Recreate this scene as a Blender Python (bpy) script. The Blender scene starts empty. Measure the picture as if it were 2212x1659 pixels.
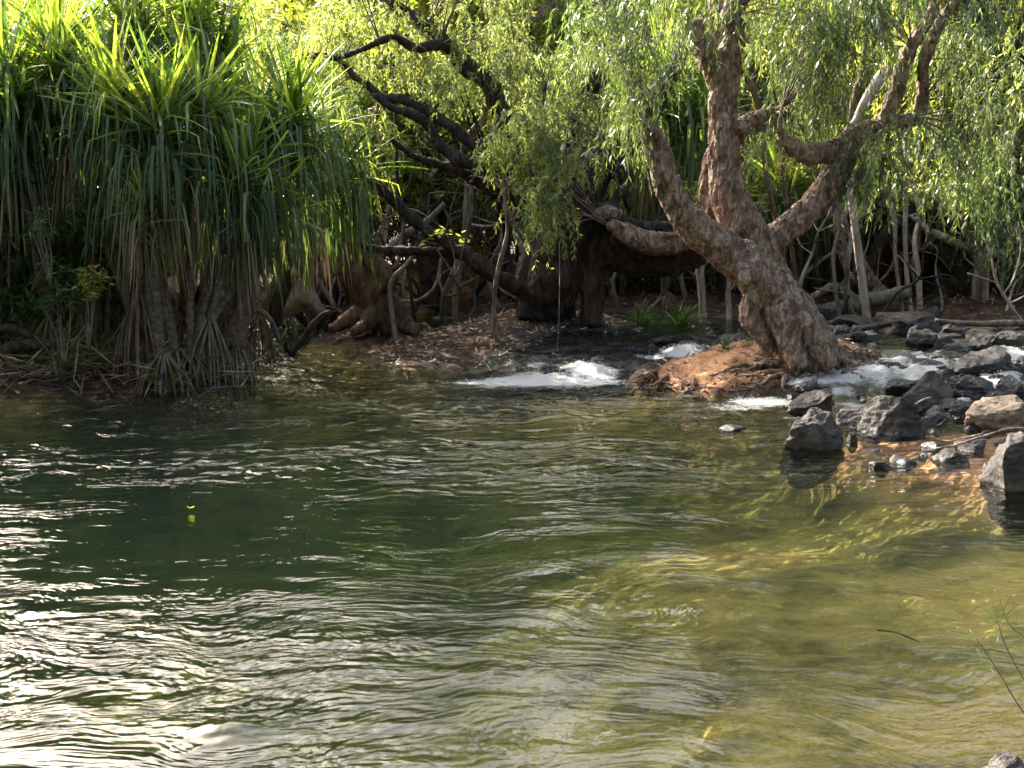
import bpy, math, random
import numpy as np
from mathutils import Vector

random.seed(7)
RNG = np.random.default_rng(11)
SC = bpy.context.scene
COL = SC.collection

# ------------------------------------------------------------------ camera
F1024 = 1236.0
PITCH = math.radians(7.1)
CAMZ = 2.0
cam_d = bpy.data.cameras.new('camera')
cam_d.sensor_width = 36.0
cam_d.lens = 36.0 * F1024 / 1024.0
cam_d.clip_start = 0.05
cam_d.clip_end = 2000.0
cam = bpy.data.objects.new('camera', cam_d)
COL.objects.link(cam)
cam.location = (0, 0, CAMZ)
cam.rotation_euler = (math.radians(90) - PITCH, 0, 0)
SC.camera = cam

# ------------------------------------------------------------------ light
SUN_EL = math.radians(34)
SUN_DIR = Vector((-0.66, 0.75, 0)).normalized() * math.cos(SUN_EL) + Vector((0, 0, math.sin(SUN_EL)))
w = bpy.data.worlds.new('World')
SC.world = w
w.use_nodes = True
nt = w.node_tree
nt.nodes.clear()
sky = nt.nodes.new('ShaderNodeTexSky')
sky.sky_type = 'NISHITA'
sky.sun_disc = False
sky.sun_elevation = SUN_EL
sky.sun_rotation = math.atan2(SUN_DIR.x, SUN_DIR.y)
sky.air_density = 1.0
sky.dust_density = 8.0
bg = nt.nodes.new('ShaderNodeBackground')
bg.inputs['Strength'].default_value = 0.15
wo = nt.nodes.new('ShaderNodeOutputWorld')
nt.links.new(sky.outputs[0], bg.inputs[0])
nt.links.new(bg.outputs[0], wo.inputs[0])
sl = bpy.data.lights.new('sun', 'SUN')
sl.energy = 5.0
sl.angle = math.radians(0.5)
sl.color = (1.0, 0.93, 0.80)
so = bpy.data.objects.new('sun', sl)
COL.objects.link(so)
so.location = SUN_DIR * 60
so.rotation_euler = SUN_DIR.to_track_quat('Z', 'Y').to_euler()
SC.view_settings.view_transform = 'Standard'
SC.view_settings.look = 'None'
SC.view_settings.gamma = 1.0
SC.view_settings.exposure = 2.25
SC.cycles.max_bounces = 8
SC.cycles.transparent_max_bounces = 8
SC.cycles.volume_bounces = 0
SC.cycles.use_denoising = True
SC.cycles.caustics_reflective = False
SC.cycles.caustics_refractive = False
SC.cycles.sample_clamp_indirect = 6.0

# ------------------------------------------------------------------ tracing helpers
# traced coordinates are pixels of a 2212 x 1659 view of the photograph
K = 2212.0 / 1024.0
CP, SP = math.cos(PITCH), math.sin(PITCH)

def ray(fx, fy):
    cx = (fx / K - 512) / F1024
    cz = -(fy / K - 384) / F1024
    return np.array([cx, CP + cz * SP, -SP + cz * CP])

def P(fx, fy, Y):
    d = ray(fx, fy)
    return Vector((d[0] * Y / d[1], Y, CAMZ + d[2] * Y / d[1]))

def px(Y):
    return Y / (F1024 * K)

# ------------------------------------------------------------------ noise
_perm = np.random.default_rng(3).permutation(256)
_perm = np.concatenate([_perm, _perm, _perm])
_g3 = np.random.default_rng(5).normal(size=(256, 3))
_g3 /= np.linalg.norm(_g3, axis=1)[:, None]

def noise3(x, y, z):
    x, y, z = np.broadcast_arrays(np.asarray(x, float), np.asarray(y, float), np.asarray(z, float))
    xi, yi, zi = np.floor(x), np.floor(y), np.floor(z)
    xf, yf, zf = x - xi, y - yi, z - zi
    xi = xi.astype(int) & 255
    yi = yi.astype(int) & 255
    zi = zi.astype(int) & 255
    u = xf * xf * xf * (xf * (xf * 6 - 15) + 10)
    v = yf * yf * yf * (yf * (yf * 6 - 15) + 10)
    t = zf * zf * zf * (zf * (zf * 6 - 15) + 10)
    out = 0
    for dx in (0, 1):
        wx = u if dx else 1 - u
        for dy in (0, 1):
            wy = v if dy else 1 - v
            for dz in (0, 1):
                wz = t if dz else 1 - t
                g = _g3[_perm[_perm[_perm[(xi + dx) & 255] + ((yi + dy) & 255)] + ((zi + dz) & 255)]]
                out = out + wx * wy * wz * (g[..., 0] * (xf - dx) + g[..., 1] * (yf - dy) + g[..., 2] * (zf - dz))
    return out * 1.6

def fbm(x, y, z, o=4, lac=2.03, gain=0.5):
    s, a = 0, 1.0
    for i in range(o):
        s = s + a * noise3(x + i * 17.3, y - i * 9.1, z + i * 5.7)
        x, y, z = x * lac, y * lac, z * lac
        a *= gain
    return s

def sst(a, b, x):
    t = np.clip((x - a) / (b - a), 0, 1)
    return t * t * (3 - 2 * t)

# ------------------------------------------------------------------ water level
_xs = [-14, -3, -1, 0, 2.0, 2.6, 3.6, 4.6, 6, 12]
_y0 = [21, 20.5, 17.5, 16.5, 16.3, 14.6, 13.9, 13.4, 13.0, 13.0]
_y1 = [32, 31, 24, 20.5, 20.0, 18.0, 16.4, 16.6, 16.8, 17.0]
_lv = [.15, .15, .30, .45, .45, .45, .45, .45, .45, .45]

def water_level(x, y):
    y0 = np.interp(x, _xs, _y0)
    y1 = np.interp(x, _xs, _y1)
    lv = np.interp(x, _xs, _lv)
    t = np.clip((y - y0) / (y1 - y0), 0, 1)
    st = 0.55 * t + 0.45 * (sst(0, .28, t) * .45 + sst(.45, .7, t) * .35 + sst(.85, 1, t) * .2)
    return lv * st

_Yt = np.concatenate([np.linspace(2.0, 30, 2800), np.linspace(30, 120, 600)])

def hitf(fx, fy, f, zoff=0.0):
    d = ray(fx, fy)
    X = d[0] / d[1] * _Yt
    Z = CAMZ + d[2] / d[1] * _Yt
    below = Z <= f(X, _Yt) + zoff
    i = int(np.argmax(below)) if below.any() else len(_Yt) - 1
    return Vector((X[i], _Yt[i], Z[i]))

def hitW(fx, fy, zoff=0.0):
    return hitf(fx, fy, water_level, zoff)

# ------------------------------------------------------------------ terrain
def poly_sd(X, Y, pts):
    """signed distance, positive inside"""
    n = len(pts)
    d2 = np.full(X.shape, 1e9)
    inside = np.zeros(X.shape, bool)
    for i in range(n):
        ax, ay = pts[i]
        bx, by = pts[(i + 1) % n]
        ex, ey = bx - ax, by - ay
        t = np.clip(((X - ax) * ex + (Y - ay) * ey) / (ex * ex + ey * ey + 1e-9), 0, 1)
        dd = (X - ax - t * ex) ** 2 + (Y - ay - t * ey) ** 2
        d2 = np.minimum(d2, dd)
        c = ((ay > Y) != (by > Y)) & (X < (bx - ax) * (Y - ay) / (by - ay + 1e-12) + ax)
        inside ^= c
    d = np.sqrt(d2)
    return np.where(inside, d, -d)

def wp(lst):
    return [tuple(hitW(a, b)[:2]) for a, b in lst]

ISLAND = wp([(775, 770), (800, 788), (900, 799), (990, 803), (1045, 800), (1050, 772), (1120, 745), (1230, 722), (1330, 716), (1390, 702),
             (1330, 690), (1180, 680), (1060, 690), (990, 708), (900, 728), (840, 742)])
MOUND_L = wp([(672, 742), (760, 757), (850, 745), (930, 715), (915, 697), (840, 690), (740, 696)])
MOUND_T = wp([(1365, 832), (1380, 852), (1500, 864), (1650, 856), (1720, 822), (1800, 800), (1900, 775), (1850, 745), (1760, 735), (1680, 735), (1600, 752),
              (1500, 775), (1400, 800)])
BANK_L = wp([(-900, 880), (-200, 872), (0, 862), (150, 853), (300, 850), (440, 848), (510, 830), (522, 780), (520, 715), (560, 690), (640, 668)]) + [(-6, 60), (-90, 60), (-90, 15)]
FARB = wp([(640, 664), (720, 668), (860, 676), (1010, 674), (1060, 684), (1330, 676), (1450, 684), (1600, 686), (1750, 688), (1950, 692), (2212, 700), (2500, 725)]) + [(60, 22), (120, 60), (120, 120), (-60, 120), (-12, 50)]
GRAV = wp([(1840, 950), (1950, 960), (2050, 1010), (2180, 1020), (2300, 1000), (2300, 900), (2000, 925), (1850, 930)])

def terrain_z(X, Y):
    X = np.asarray(X, float)
    Y = np.asarray(Y, float)
    W = water_level(X, Y)
    n1 = fbm(X * .35, Y * .35, 3.1, 3)
    n2 = fbm(X * 1.3, Y * 1.3, 7.7, 4)
    n3 = fbm(X * 5, Y * 5, 1.7, 3)
    deep = 0.44 + 1.1 * sst(1.4, -2.0, X + 0.12 * (Y - 9)) - .16 * sst(1.5, 4, X)
    deep = deep + .6 * np.exp(-(((X - .9) / 2.6) ** 2 + ((Y - 12.2) / 2.4) ** 2)) + .14 * n1  # mid-pool hollow added to darken water in place of the trunk's reflection
    deep = deep * (0.35 + 0.65 * sst(15.5, 12.5, Y))
    bed = -np.clip(deep, .06, 2) + .12 * n1 + .05 * n2
    bed = np.where(Y < 13, np.minimum(bed, -.20 + .05 * n2), bed)
    ups = sst(14.0, 17.5, Y) * sst(-3, .5, X)
    bed = bed * (1 - ups) + (W - .13 + .05 * n2) * ups
    sd = poly_sd(X, Y, GRAV)
    g = sst(-1.0, .35, sd)
    bed = bed * (1 - g) + (-.045 + .012 * n2 + .008 * n3) * g
    z = bed + .012 * n3

    def rise(pts, top, wdt, curve=.6):
        s = poly_sd(X, Y, pts) + .10 * n2 + .035 * n3
        return s, W + top * np.clip(s / wdt, 0, 1) ** curve - np.where(s < 0, .9 * np.minimum(-s, .5) * 1.3, 0)
    s, h = rise(ISLAND, .20, 1.6)
    z = np.maximum(z, np.where(s > -.5, h + .02 * n3 + .03 * n2, -9))
    s, h = rise(MOUND_L, .22, .9)
    z = np.maximum(z, np.where(s > -.5, h + .02 * n3, -9))
    s, h = rise(MOUND_T, .20, .9)
    z = np.maximum(z, np.where(s > -.5, h + .05 * n3 + .06 * n2, -9))
    s, h = rise(BANK_L, .32, 2.4)
    z = np.maximum(z, np.where(s > -.5, h + .03 * n3 + .05 * n2 + .03 * np.clip(s - 3, 0, 60), -9))
    s, h = rise(FARB, .28, 1.6)
    z = np.maximum(z, np.where(s > -.5, h + .05 * n2 + .055 * np.clip(s - 2, 0, 90), -9))
    # sandy rise on the far side behind the island
    b = np.exp(-(((X + .6 + 1.2) / 3.0) ** 2 + ((Y - 31.0) / 2.6) ** 2))
    z = np.where(Y > 25, z + .75 * b, z)
    # the near shore under the photographer
    near = sst(3.6, 1.2, Y + .35 * n1 - .12 * np.clip(np.abs(X) - 3, 0, 20))
    z = z * (1 - near) + (.25 + .06 * n2) * near
    # the valley sides
    side = sst(9.5, 16, np.abs(X) - .35 * Y)
    z = z * (1 - side) + (1.6 + .4 * n1) * side
    far = sst(55, 260, Y)
    z = z + far * 22
    return z

def hitT(fx, fy):
    return hitf(fx, fy, lambda x, y: np.maximum(terrain_z(x, y), water_level(x, y) - 5))

# ------------------------------------------------------------------ mesh helpers
def mk(name, V, Fq, mat, parent=None, smooth=True, attrs=None, link=True):
    V = np.asarray(V, dtype=np.float32)
    Fq = np.asarray(Fq, dtype=np.int32)
    me = bpy.data.meshes.new(name)
    k = Fq.shape[1]
    me.vertices.add(len(V))
    me.vertices.foreach_set('co', V.ravel())
    me.loops.add(Fq.size)
    me.loops.foreach_set('vertex_index', Fq.ravel())
    me.polygons.add(len(Fq))
    me.polygons.foreach_set('loop_start', np.arange(0, Fq.size, k, dtype=np.int32))
    me.polygons.foreach_set('loop_total', np.full(len(Fq), k, dtype=np.int32))
    me.polygons.foreach_set('use_smooth', np.full(len(Fq), smooth, dtype=bool))
    me.update(calc_edges=True)
    if attrs:
        for an, av in attrs.items():
            a = me.attributes.new(an, 'FLOAT', 'POINT')
            a.data.foreach_set('value', np.asarray(av, dtype=np.float32))
    if mat is not None:
        me.materials.append(mat)
    ob = bpy.data.objects.new(name, me)
    if link:
        COL.objects.link(ob)
    if parent is not None:
        ob.parent = parent
    return ob

def tag(o, label, cat, group=None):
    o['label'] = label
    o['category'] = cat
    if group:
        o['group'] = group
    return o

def empty(name, loc, label, cat, group=None):
    o = bpy.data.objects.new(name, None)
    o.empty_display_size = .2
    COL.objects.link(o)
    o.location = loc
    return tag(o, label, cat, group)

def local(V, root):
    return np.asarray(V, float) - np.array(root.location)

def crom(pts, rad, step=0.06):
    """Catmull-Rom resample of a polyline with radii"""
    pts = np.array([list(p) for p in pts], float)
    rad = np.array(rad, float)
    if len(pts) == 2:
        pts = np.array([pts[0], pts.mean(0), pts[1]])
        rad = np.array([rad[0], rad.mean(), rad[1]])
    q = np.vstack([2 * pts[0] - pts[1], pts, 2 * pts[-1] - pts[-2]])
    r = np.concatenate([[rad[0]], rad, [rad[-1]]])
    out, ro = [], []
    for i in range(1, len(q) - 2):
        n = max(2, int(np.linalg.norm(q[i + 1] - q[i]) / step))
        t = np.linspace(0, 1, n, endpoint=False)[:, None]
        a, b, c, d = q[i - 1], q[i], q[i + 1], q[i + 2]
        out.append(.5 * (2 * b + (c - a) * t + (2 * a - 5 * b + 4 * c - d) * t * t + (3 * b - a - 3 * c + d) * t ** 3))
        ro.append(r[i] * (1 - t[:, 0]) + r[i + 1] * t[:, 0])
    out.append(q[-2][None])
    ro.append(r[-2:-1])
    return np.vstack(out), np.concatenate(ro)

def tube(pts, rad, seg=8, step=.1, lump=0.0, seed=0.0, cap=True):
    p, r = crom(pts, rad, step)
    n = len(p)
    tan = np.gradient(p, axis=0)
    tan /= np.linalg.norm(tan, axis=1)[:, None] + 1e-9
    up = np.array([0.12, 1.0, .1])
    nrm = np.zeros_like(p)
    v = up - tan[0] * np.dot(up, tan[0])
    if np.linalg.norm(v) < .2:
        v = np.array([1.0, 0, 0]) - tan[0] * tan[0][0]
    v /= np.linalg.norm(v)
    for i in range(n):
        v = v - tan[i] * np.dot(v, tan[i])
        v /= np.linalg.norm(v) + 1e-9
        nrm[i] = v
    bi = np.cross(tan, nrm)
    a = np.linspace(0, 2 * np.pi, seg, endpoint=False)
    R = np.repeat(r[:, None], seg, 1)
    ring = p[:, None] + R[..., None] * (np.cos(a)[None, :, None] * nrm[:, None] + np.sin(a)[None, :, None] * bi[:, None])
    if lump:
        nz = fbm(ring[..., 0] * 4 + seed, ring[..., 1] * 4, ring[..., 2] * 2.2, 3)
        ring = p[:, None] + (ring - p[:, None]) * (1 + lump * nz)[..., None]
    V = ring.reshape(-1, 3)
    i, j = np.meshgrid(np.arange(n - 1), np.arange(seg), indexing='ij')
    j2 = (j + 1) % seg
    Fq = np.stack([i * seg + j, i * seg + j2, (i + 1) * seg + j2, (i + 1) * seg + j], -1).reshape(-1, 4)
    if cap:
        V = np.vstack([V, p[:1], p[-1:]])
        c0, c1 = n * seg, n * seg + 1
        jj = np.arange(0, seg, 1)
        f0 = np.stack([np.full(seg, c0), (jj + 1) % seg, jj, jj], -1)
        b = (n - 1) * seg
        # degenerate quads avoided: pair of neighbouring steps makes a true quad
        jj = np.arange(0, seg - 1, 2)
        f0 = np.stack([np.full(len(jj), c0), (jj + 2) % seg, jj + 1, jj], -1)
        f1 = np.stack([np.full(len(jj), c1), b + jj, b + jj + 1, b + (jj + 2) % seg], -1)
        Fq = np.vstack([Fq, f0, f1])
    return V, Fq

def join(parts):
    Vs, Fs, o = [], [], 0
    for V, Fq in parts:
        Vs.append(V)
        Fs.append(Fq + o)
        o += len(V)
    return np.vstack(Vs), np.vstack(Fs)

def remesh(V, Fq, voxel, smooth_it=4):
    ob = mk('tmp', V, Fq, None)
    m = ob.modifiers.new('r', 'REMESH')
    m.mode = 'VOXEL'
    m.voxel_size = voxel
    s = ob.modifiers.new('s', 'SMOOTH')
    s.factor = .5
    s.iterations = smooth_it
    dg = bpy.context.evaluated_depsgraph_get()
    ev = ob.evaluated_get(dg)
    me = ev.to_mesh()
    nv, nf = len(me.vertices), len(me.polygons)
    co = np.empty(nv * 3, np.float32)
    me.vertices.foreach_get('co', co)
    no = np.empty(nv * 3, np.float32)
    me.vertices.foreach_get('normal', no)
    lp = np.empty(len(me.loops), np.int32)
    me.loops.foreach_get('vertex_index', lp)
    lt = np.empty(nf, np.int32)
    me.polygons.foreach_get('loop_total', lt)
    ls = np.empty(nf, np.int32)
    me.polygons.foreach_get('loop_start', ls)
    ok = lt == 4
    f = lp[ls[ok][:, None] + np.arange(4)[None]]
    ev.to_mesh_clear()
    dat = ob.data
    bpy.data.objects.remove(ob)
    bpy.data.meshes.remove(dat)
    return co.reshape(-1, 3).astype(float), f, no.reshape(-1, 3).astype(float)

# ------------------------------------------------------------------ materials
def nodes(name):
    m = bpy.data.materials.new(name)
    m.use_nodes = True
    t = m.node_tree
    t.nodes.clear()
    return m, t, t.nodes, t.links

def N(ns, typ, **kw):
    n = ns.new(typ)
    for k, v in kw.items():
        setattr(n, k, v)
    return n

def ramp(ns, cols):
    r = ns.new('ShaderNodeValToRGB')
    e = r.color_ramp.elements
    while len(e) < len(cols):
        e.new(.5)
    for i, (p, c) in enumerate(cols):
        e[i].position = p
        e[i].color = (*c, 1)
    return r

def leaf_mat(name, cols, trans=.45, tcol=(1.6, 1.9, .5), rough=.4, spec=.5):
    m, t, ns, ln = nodes(name)
    at = N(ns, 'ShaderNodeAttribute', attribute_name='rnd')
    cr = ramp(ns, cols)
    ln.new(at.outputs['Fac'], cr.inputs[0])
    pb = N(ns, 'ShaderNodeBsdfPrincipled')
    pb.inputs['Roughness'].default_value = rough
    pb.inputs['Specular IOR Level'].default_value = spec
    ln.new(cr.outputs[0], pb.inputs['Base Color'])
    mul = N(ns, 'ShaderNodeMix', data_type='RGBA', blend_type='MULTIPLY')
    mul.inputs['Factor'].default_value = 1
    mul.clamp_result = False
    ln.new(cr.outputs[0], mul.inputs['A'])
    mul.inputs['B'].default_value = (*tcol, 1)
    tr = N(ns, 'ShaderNodeBsdfTranslucent')
    ln.new(mul.outputs['Result'], tr.inputs['Color'])
    mx = N(ns, 'ShaderNodeMixShader')
    mx.inputs[0].default_value = trans
    ln.new(pb.outputs[0], mx.inputs[1])
    ln.new(tr.outputs[0], mx.inputs[2])
    o = N(ns, 'ShaderNodeOutputMaterial')
    ln.new(mx.outputs[0], o.inputs['Surface'])
    return m

def bark_mat(name, c1, c2, c3, scale=1.0, bump=.5, zs=.35, rough=.85):
    m, t, ns, ln = nodes(name)
    g = N(ns, 'ShaderNodeNewGeometry')
    mp = N(ns, 'ShaderNodeMapping')
    mp.inputs['Scale'].default_value = (scale, scale, scale * zs)
    ln.new(g.outputs['Position'], mp.inputs[0])
    n1 = N(ns, 'ShaderNodeTexNoise')
    n1.inputs['Scale'].default_value = 5
    n1.inputs['Detail'].default_value = 9
    n1.inputs['Roughness'].default_value = .62
    n1.inputs['Distortion'].default_value = .8
    ln.new(mp.outputs[0], n1.inputs['Vector'])
    vo = N(ns, 'ShaderNodeTexVoronoi')
    vo.inputs['Scale'].default_value = 16
    n2 = N(ns, 'ShaderNodeTexNoise')
    n2.inputs['Scale'].default_value = 9
    n2.inputs['Detail'].default_value = 4
    ln.new(mp.outputs[0], n2.inputs['Vector'])
    mxv = N(ns, 'ShaderNodeMix', data_type='RGBA')
    mxv.inputs['Factor'].default_value = .12
    ln.new(mp.outputs[0], mxv.inputs['A'])
    ln.new(n2.outputs['Color'], mxv.inputs['B'])
    ln.new(mxv.outputs['Result'], vo.inputs['Vector'])
    cr = ramp(ns, [(.30, c1), (.46, c2), (.66, c3)])
    ln.new(n1.outputs['Fac'], cr.inputs[0])
    cv = ramp(ns, [(.0, (.55, .55, .55)), (.5, (1, 1, 1)), (1, (1.0, 1.0, 1.0))])
    ln.new(vo.outputs['Distance'], cv.inputs[0])
    vr = N(ns, 'ShaderNodeMix', data_type='RGBA', blend_type='MULTIPLY')
    vr.inputs['Factor'].default_value = .55
    ln.new(cr.outputs[0], vr.inputs['A'])
    ln.new(cv.outputs[0], vr.inputs['B'])
    pb = N(ns, 'ShaderNodeBsdfPrincipled')
    pb.inputs['Roughness'].default_value = rough
    pb.inputs['Specular IOR Level'].default_value = .25
    ln.new(vr.outputs['Result'], pb.inputs['Base Color'])
    b1 = N(ns, 'ShaderNodeBump')
    b1.inputs['Strength'].default_value = bump
    b1.inputs['Distance'].default_value = .05
    ln.new(n1.outputs['Fac'], b1.inputs['Height'])
    b2 = N(ns, 'ShaderNodeBump')
    b2.inputs['Strength'].default_value = bump
    b2.inputs['Distance'].default_value = .02
    ln.new(vo.outputs['Distance'], b2.inputs['Height'])
    ln.new(b1.outputs[0], b2.inputs['Normal'])
    ln.new(b2.outputs[0], pb.inputs['Normal'])
    o = N(ns, 'ShaderNodeOutputMaterial')
    ln.new(pb.outputs[0], o.inputs['Surface'])
    return m

def rock_mat(name, c1, c2, c3, rough=.75, wetline=True):
    m, t, ns, ln = nodes(name)
    g = N(ns, 'ShaderNodeNewGeometry')
    n1 = N(ns, 'ShaderNodeTexNoise')
    n1.inputs['Scale'].default_value = 3.2
    n1.inputs['Detail'].default_value = 10
    n1.inputs['Roughness'].default_value = .65
    ln.new(g.outputs['Position'], n1.inputs['Vector'])
    cr = ramp(ns, [(.33, c1), (.5, c2), (.68, c3)])
    ln.new(n1.outputs['Fac'], cr.inputs[0])
    n2 = N(ns, 'ShaderNodeTexNoise')
    n2.inputs['Scale'].default_value = 22
    n2.inputs['Detail'].default_value = 8
    n2.inputs['Roughness'].default_value = .7
    ln.new(g.outputs['Position'], n2.inputs['Vector'])
    vo = N(ns, 'ShaderNodeTexVoronoi')
    vo.feature = 'DISTANCE_TO_EDGE'
    vo.inputs['Scale'].default_value = 2.6
    mv = N(ns, 'ShaderNodeMix', data_type='RGBA')
    mv.inputs['Factor'].default_value = .3
    ln.new(g.outputs['Position'], mv.inputs['A'])
    ln.new(n1.outputs['Color'], mv.inputs['B'])
    ln.new(mv.outputs['Result'], vo.inputs['Vector'])
    crk = ramp(ns, [(0, (.45, .45, .45)), (.012, (1, 1, 1))])
    ln.new(vo.outputs['Distance'], crk.inputs[0])
    lic = ramp(ns, [(.40, (.62, .62, .62)), (.55, (1.0, 1.0, 1.0)), (.70, (1.5, 1.45, 1.35))])
    ln.new(n2.outputs['Fac'], lic.inputs[0])
    m1 = N(ns, 'ShaderNodeMix', data_type='RGBA', blend_type='MULTIPLY')
    m1.inputs['Factor'].default_value = 1
    ln.new(cr.outputs[0], m1.inputs['A'])
    ln.new(crk.outputs[0], m1.inputs['B'])
    m2 = N(ns, 'ShaderNodeMix', data_type='RGBA', blend_type='MULTIPLY')
    m2.inputs['Factor'].default_value = .8
    ln.new(m1.outputs['Result'], m2.inputs['A'])
    ln.new(lic.outputs[0], m2.inputs['B'])
    pb = N(ns, 'ShaderNodeBsdfPrincipled')
    pb.inputs['Specular IOR Level'].default_value = .35
    # wet foot of each rock: darker and glossier up to the splash line stored in 'wet'
    at = N(ns, 'ShaderNodeAttribute', attribute_name='wet')
    mw = N(ns, 'ShaderNodeMix', data_type='RGBA', blend_type='MULTIPLY')
    ln.new(at.outputs['Fac'], mw.inputs['Factor'])
    ln.new(m2.outputs['Result'], mw.inputs['A'])
    mw.inputs['B'].default_value = (.33, .32, .30, 1)
    ln.new(mw.outputs['Result'], pb.inputs['Base Color'])
    mr = N(ns, 'ShaderNodeMapRange')
    mr.inputs['To Min'].default_value = rough
    mr.inputs['To Max'].default_value = .22
    ln.new(at.outputs['Fac'], mr.inputs['Value'])
    ln.new(mr.outputs[0], pb.inputs['Roughness'])
    b1 = N(ns, 'ShaderNodeBump')
    b1.inputs['Strength'].default_value = .9
    b1.inputs['Distance'].default_value = .05
    ln.new(n1.outputs['Fac'], b1.inputs['Height'])
    b2 = N(ns, 'ShaderNodeBump')
    b2.inputs['Strength'].default_value = .8
    b2.inputs['Distance'].default_value = .012
    ln.new(n2.outputs['Fac'], b2.inputs['Height'])
    ln.new(b1.outputs[0], b2.inputs['Normal'])
    ln.new(b2.outputs[0], pb.inputs['Normal'])
    o = N(ns, 'ShaderNodeOutputMaterial')
    ln.new(pb.outputs[0], o.inputs['Surface'])
    return m

def ground_mat():
    m, t, ns, ln = nodes('ground')
    g = N(ns, 'ShaderNodeNewGeometry')
    def noise(s, d, r=.6):
        n = N(ns, 'ShaderNodeTexNoise')
        n.inputs['Scale'].default_value = s
        n.inputs['Detail'].default_value = d
        n.inputs['Roughness'].default_value = r
        ln.new(g.outputs['Position'], n.inputs['Vector'])
        return n
    n1, n2, n3 = noise(.55, 5), noise(4, 8), noise(40, 5, .7)
    # dry: red brown river soil with paler sand
    dry = ramp(ns, [(.34, (.016, .010, .008)), (.5, (.042, .024, .016)), (.66, (.105, .06, .036))])
    ln.new(n2.outputs['Fac'], dry.inputs[0])
    # under water: ochre sand, algae and dark cobbles
    bedc = ramp(ns, [(.36, (.10, .085, .035)), (.45, (.30, .24, .08)), (.56, (.55, .42, .14)), (.68, (.62, .42, .17))])
    ln.new(n1.outputs['Fac'], bedc.inputs[0])
    cob = ramp(ns, [(.36, (.35, .36, .3)), (.50, (.9, .9, .9))])
    ln.new(n2.outputs['Fac'], cob.inputs[0])
    mb = N(ns, 'ShaderNodeMix', data_type='RGBA', blend_type='MULTIPLY')
    mb.inputs['Factor'].default_value = .75
    ln.new(bedc.outputs[0], mb.inputs['A'])
    ln.new(cob.outputs[0], mb.inputs['B'])
    at = N(ns, 'ShaderNodeAttribute', attribute_name='submerged')
    mx = N(ns, 'ShaderNodeMix', data_type='RGBA')
    ln.new(at.outputs['Fac'], mx.inputs['Factor'])
    ln.new(dry.outputs[0], mx.inputs['A'])
    ln.new(mb.outputs['Result'], mx.inputs['B'])
    sa = N(ns, 'ShaderNodeAttribute', attribute_name='sand')
    ms = N(ns, 'ShaderNodeMix', data_type='RGBA')
    ln.new(sa.outputs['Fac'], ms.inputs['Factor'])
    ln.new(mx.outputs['Result'], ms.inputs['A'])
    sc = ramp(ns, [(.35, (.20, .10, .05)), (.6, (.50, .28, .15))])
    ln.new(n2.outputs['Fac'], sc.inputs[0])
    ln.new(sc.outputs[0], ms.inputs['B'])
    wa = N(ns, 'ShaderNodeAttribute', attribute_name='rockbed')
    mr = N(ns, 'ShaderNodeMix', data_type='RGBA')
    ln.new(wa.outputs['Fac'], mr.inputs['Factor'])
    ln.new(ms.outputs['Result'], mr.inputs['A'])
    rc = ramp(ns, [(.35, (.018, .016, .018)), (.6, (.06, .052, .052))])
    ln.new(n2.outputs['Fac'], rc.inputs[0])
    ln.new(rc.outputs[0], mr.inputs['B'])
    v3 = ramp(ns, [(.35, (.6, .6, .6)), (.65, (1.25, 1.2, 1.15))])
    ln.new(n3.outputs['Fac'], v3.inputs[0])
    m3 = N(ns, 'ShaderNodeMix', data_type='RGBA', blend_type='MULTIPLY')
    m3.inputs['Factor'].default_value = .7
    ln.new(mr.outputs['Result'], m3.inputs['A'])
    ln.new(v3.outputs[0], m3.inputs['B'])
    pb = N(ns, 'ShaderNodeBsdfPrincipled')
    pb.inputs['Roughness'].default_value = .9
    pb.inputs['Specular IOR Level'].default_value = .2
    ln.new(m3.outputs['Result'], pb.inputs['Base Color'])
    b = N(ns, 'ShaderNodeBump')
    b.inputs['Strength'].default_value = .9
    b.inputs['Distance'].default_value = .04
    ln.new(n2.outputs['Fac'], b.inputs['Height'])
    b2 = N(ns, 'ShaderNodeBump')
    b2.inputs['Strength'].default_value = .9
    b2.inputs['Distance'].default_value = .012
    ln.new(n3.outputs['Fac'], b2.inputs['Height'])
    ln.new(b.outputs[0], b2.inputs['Normal'])
    ln.new(b2.outputs[0], pb.inputs['Normal'])
    o = N(ns, 'ShaderNodeOutputMaterial')
    ln.new(pb.outputs[0], o.inputs['Surface'])
    return m

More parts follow.
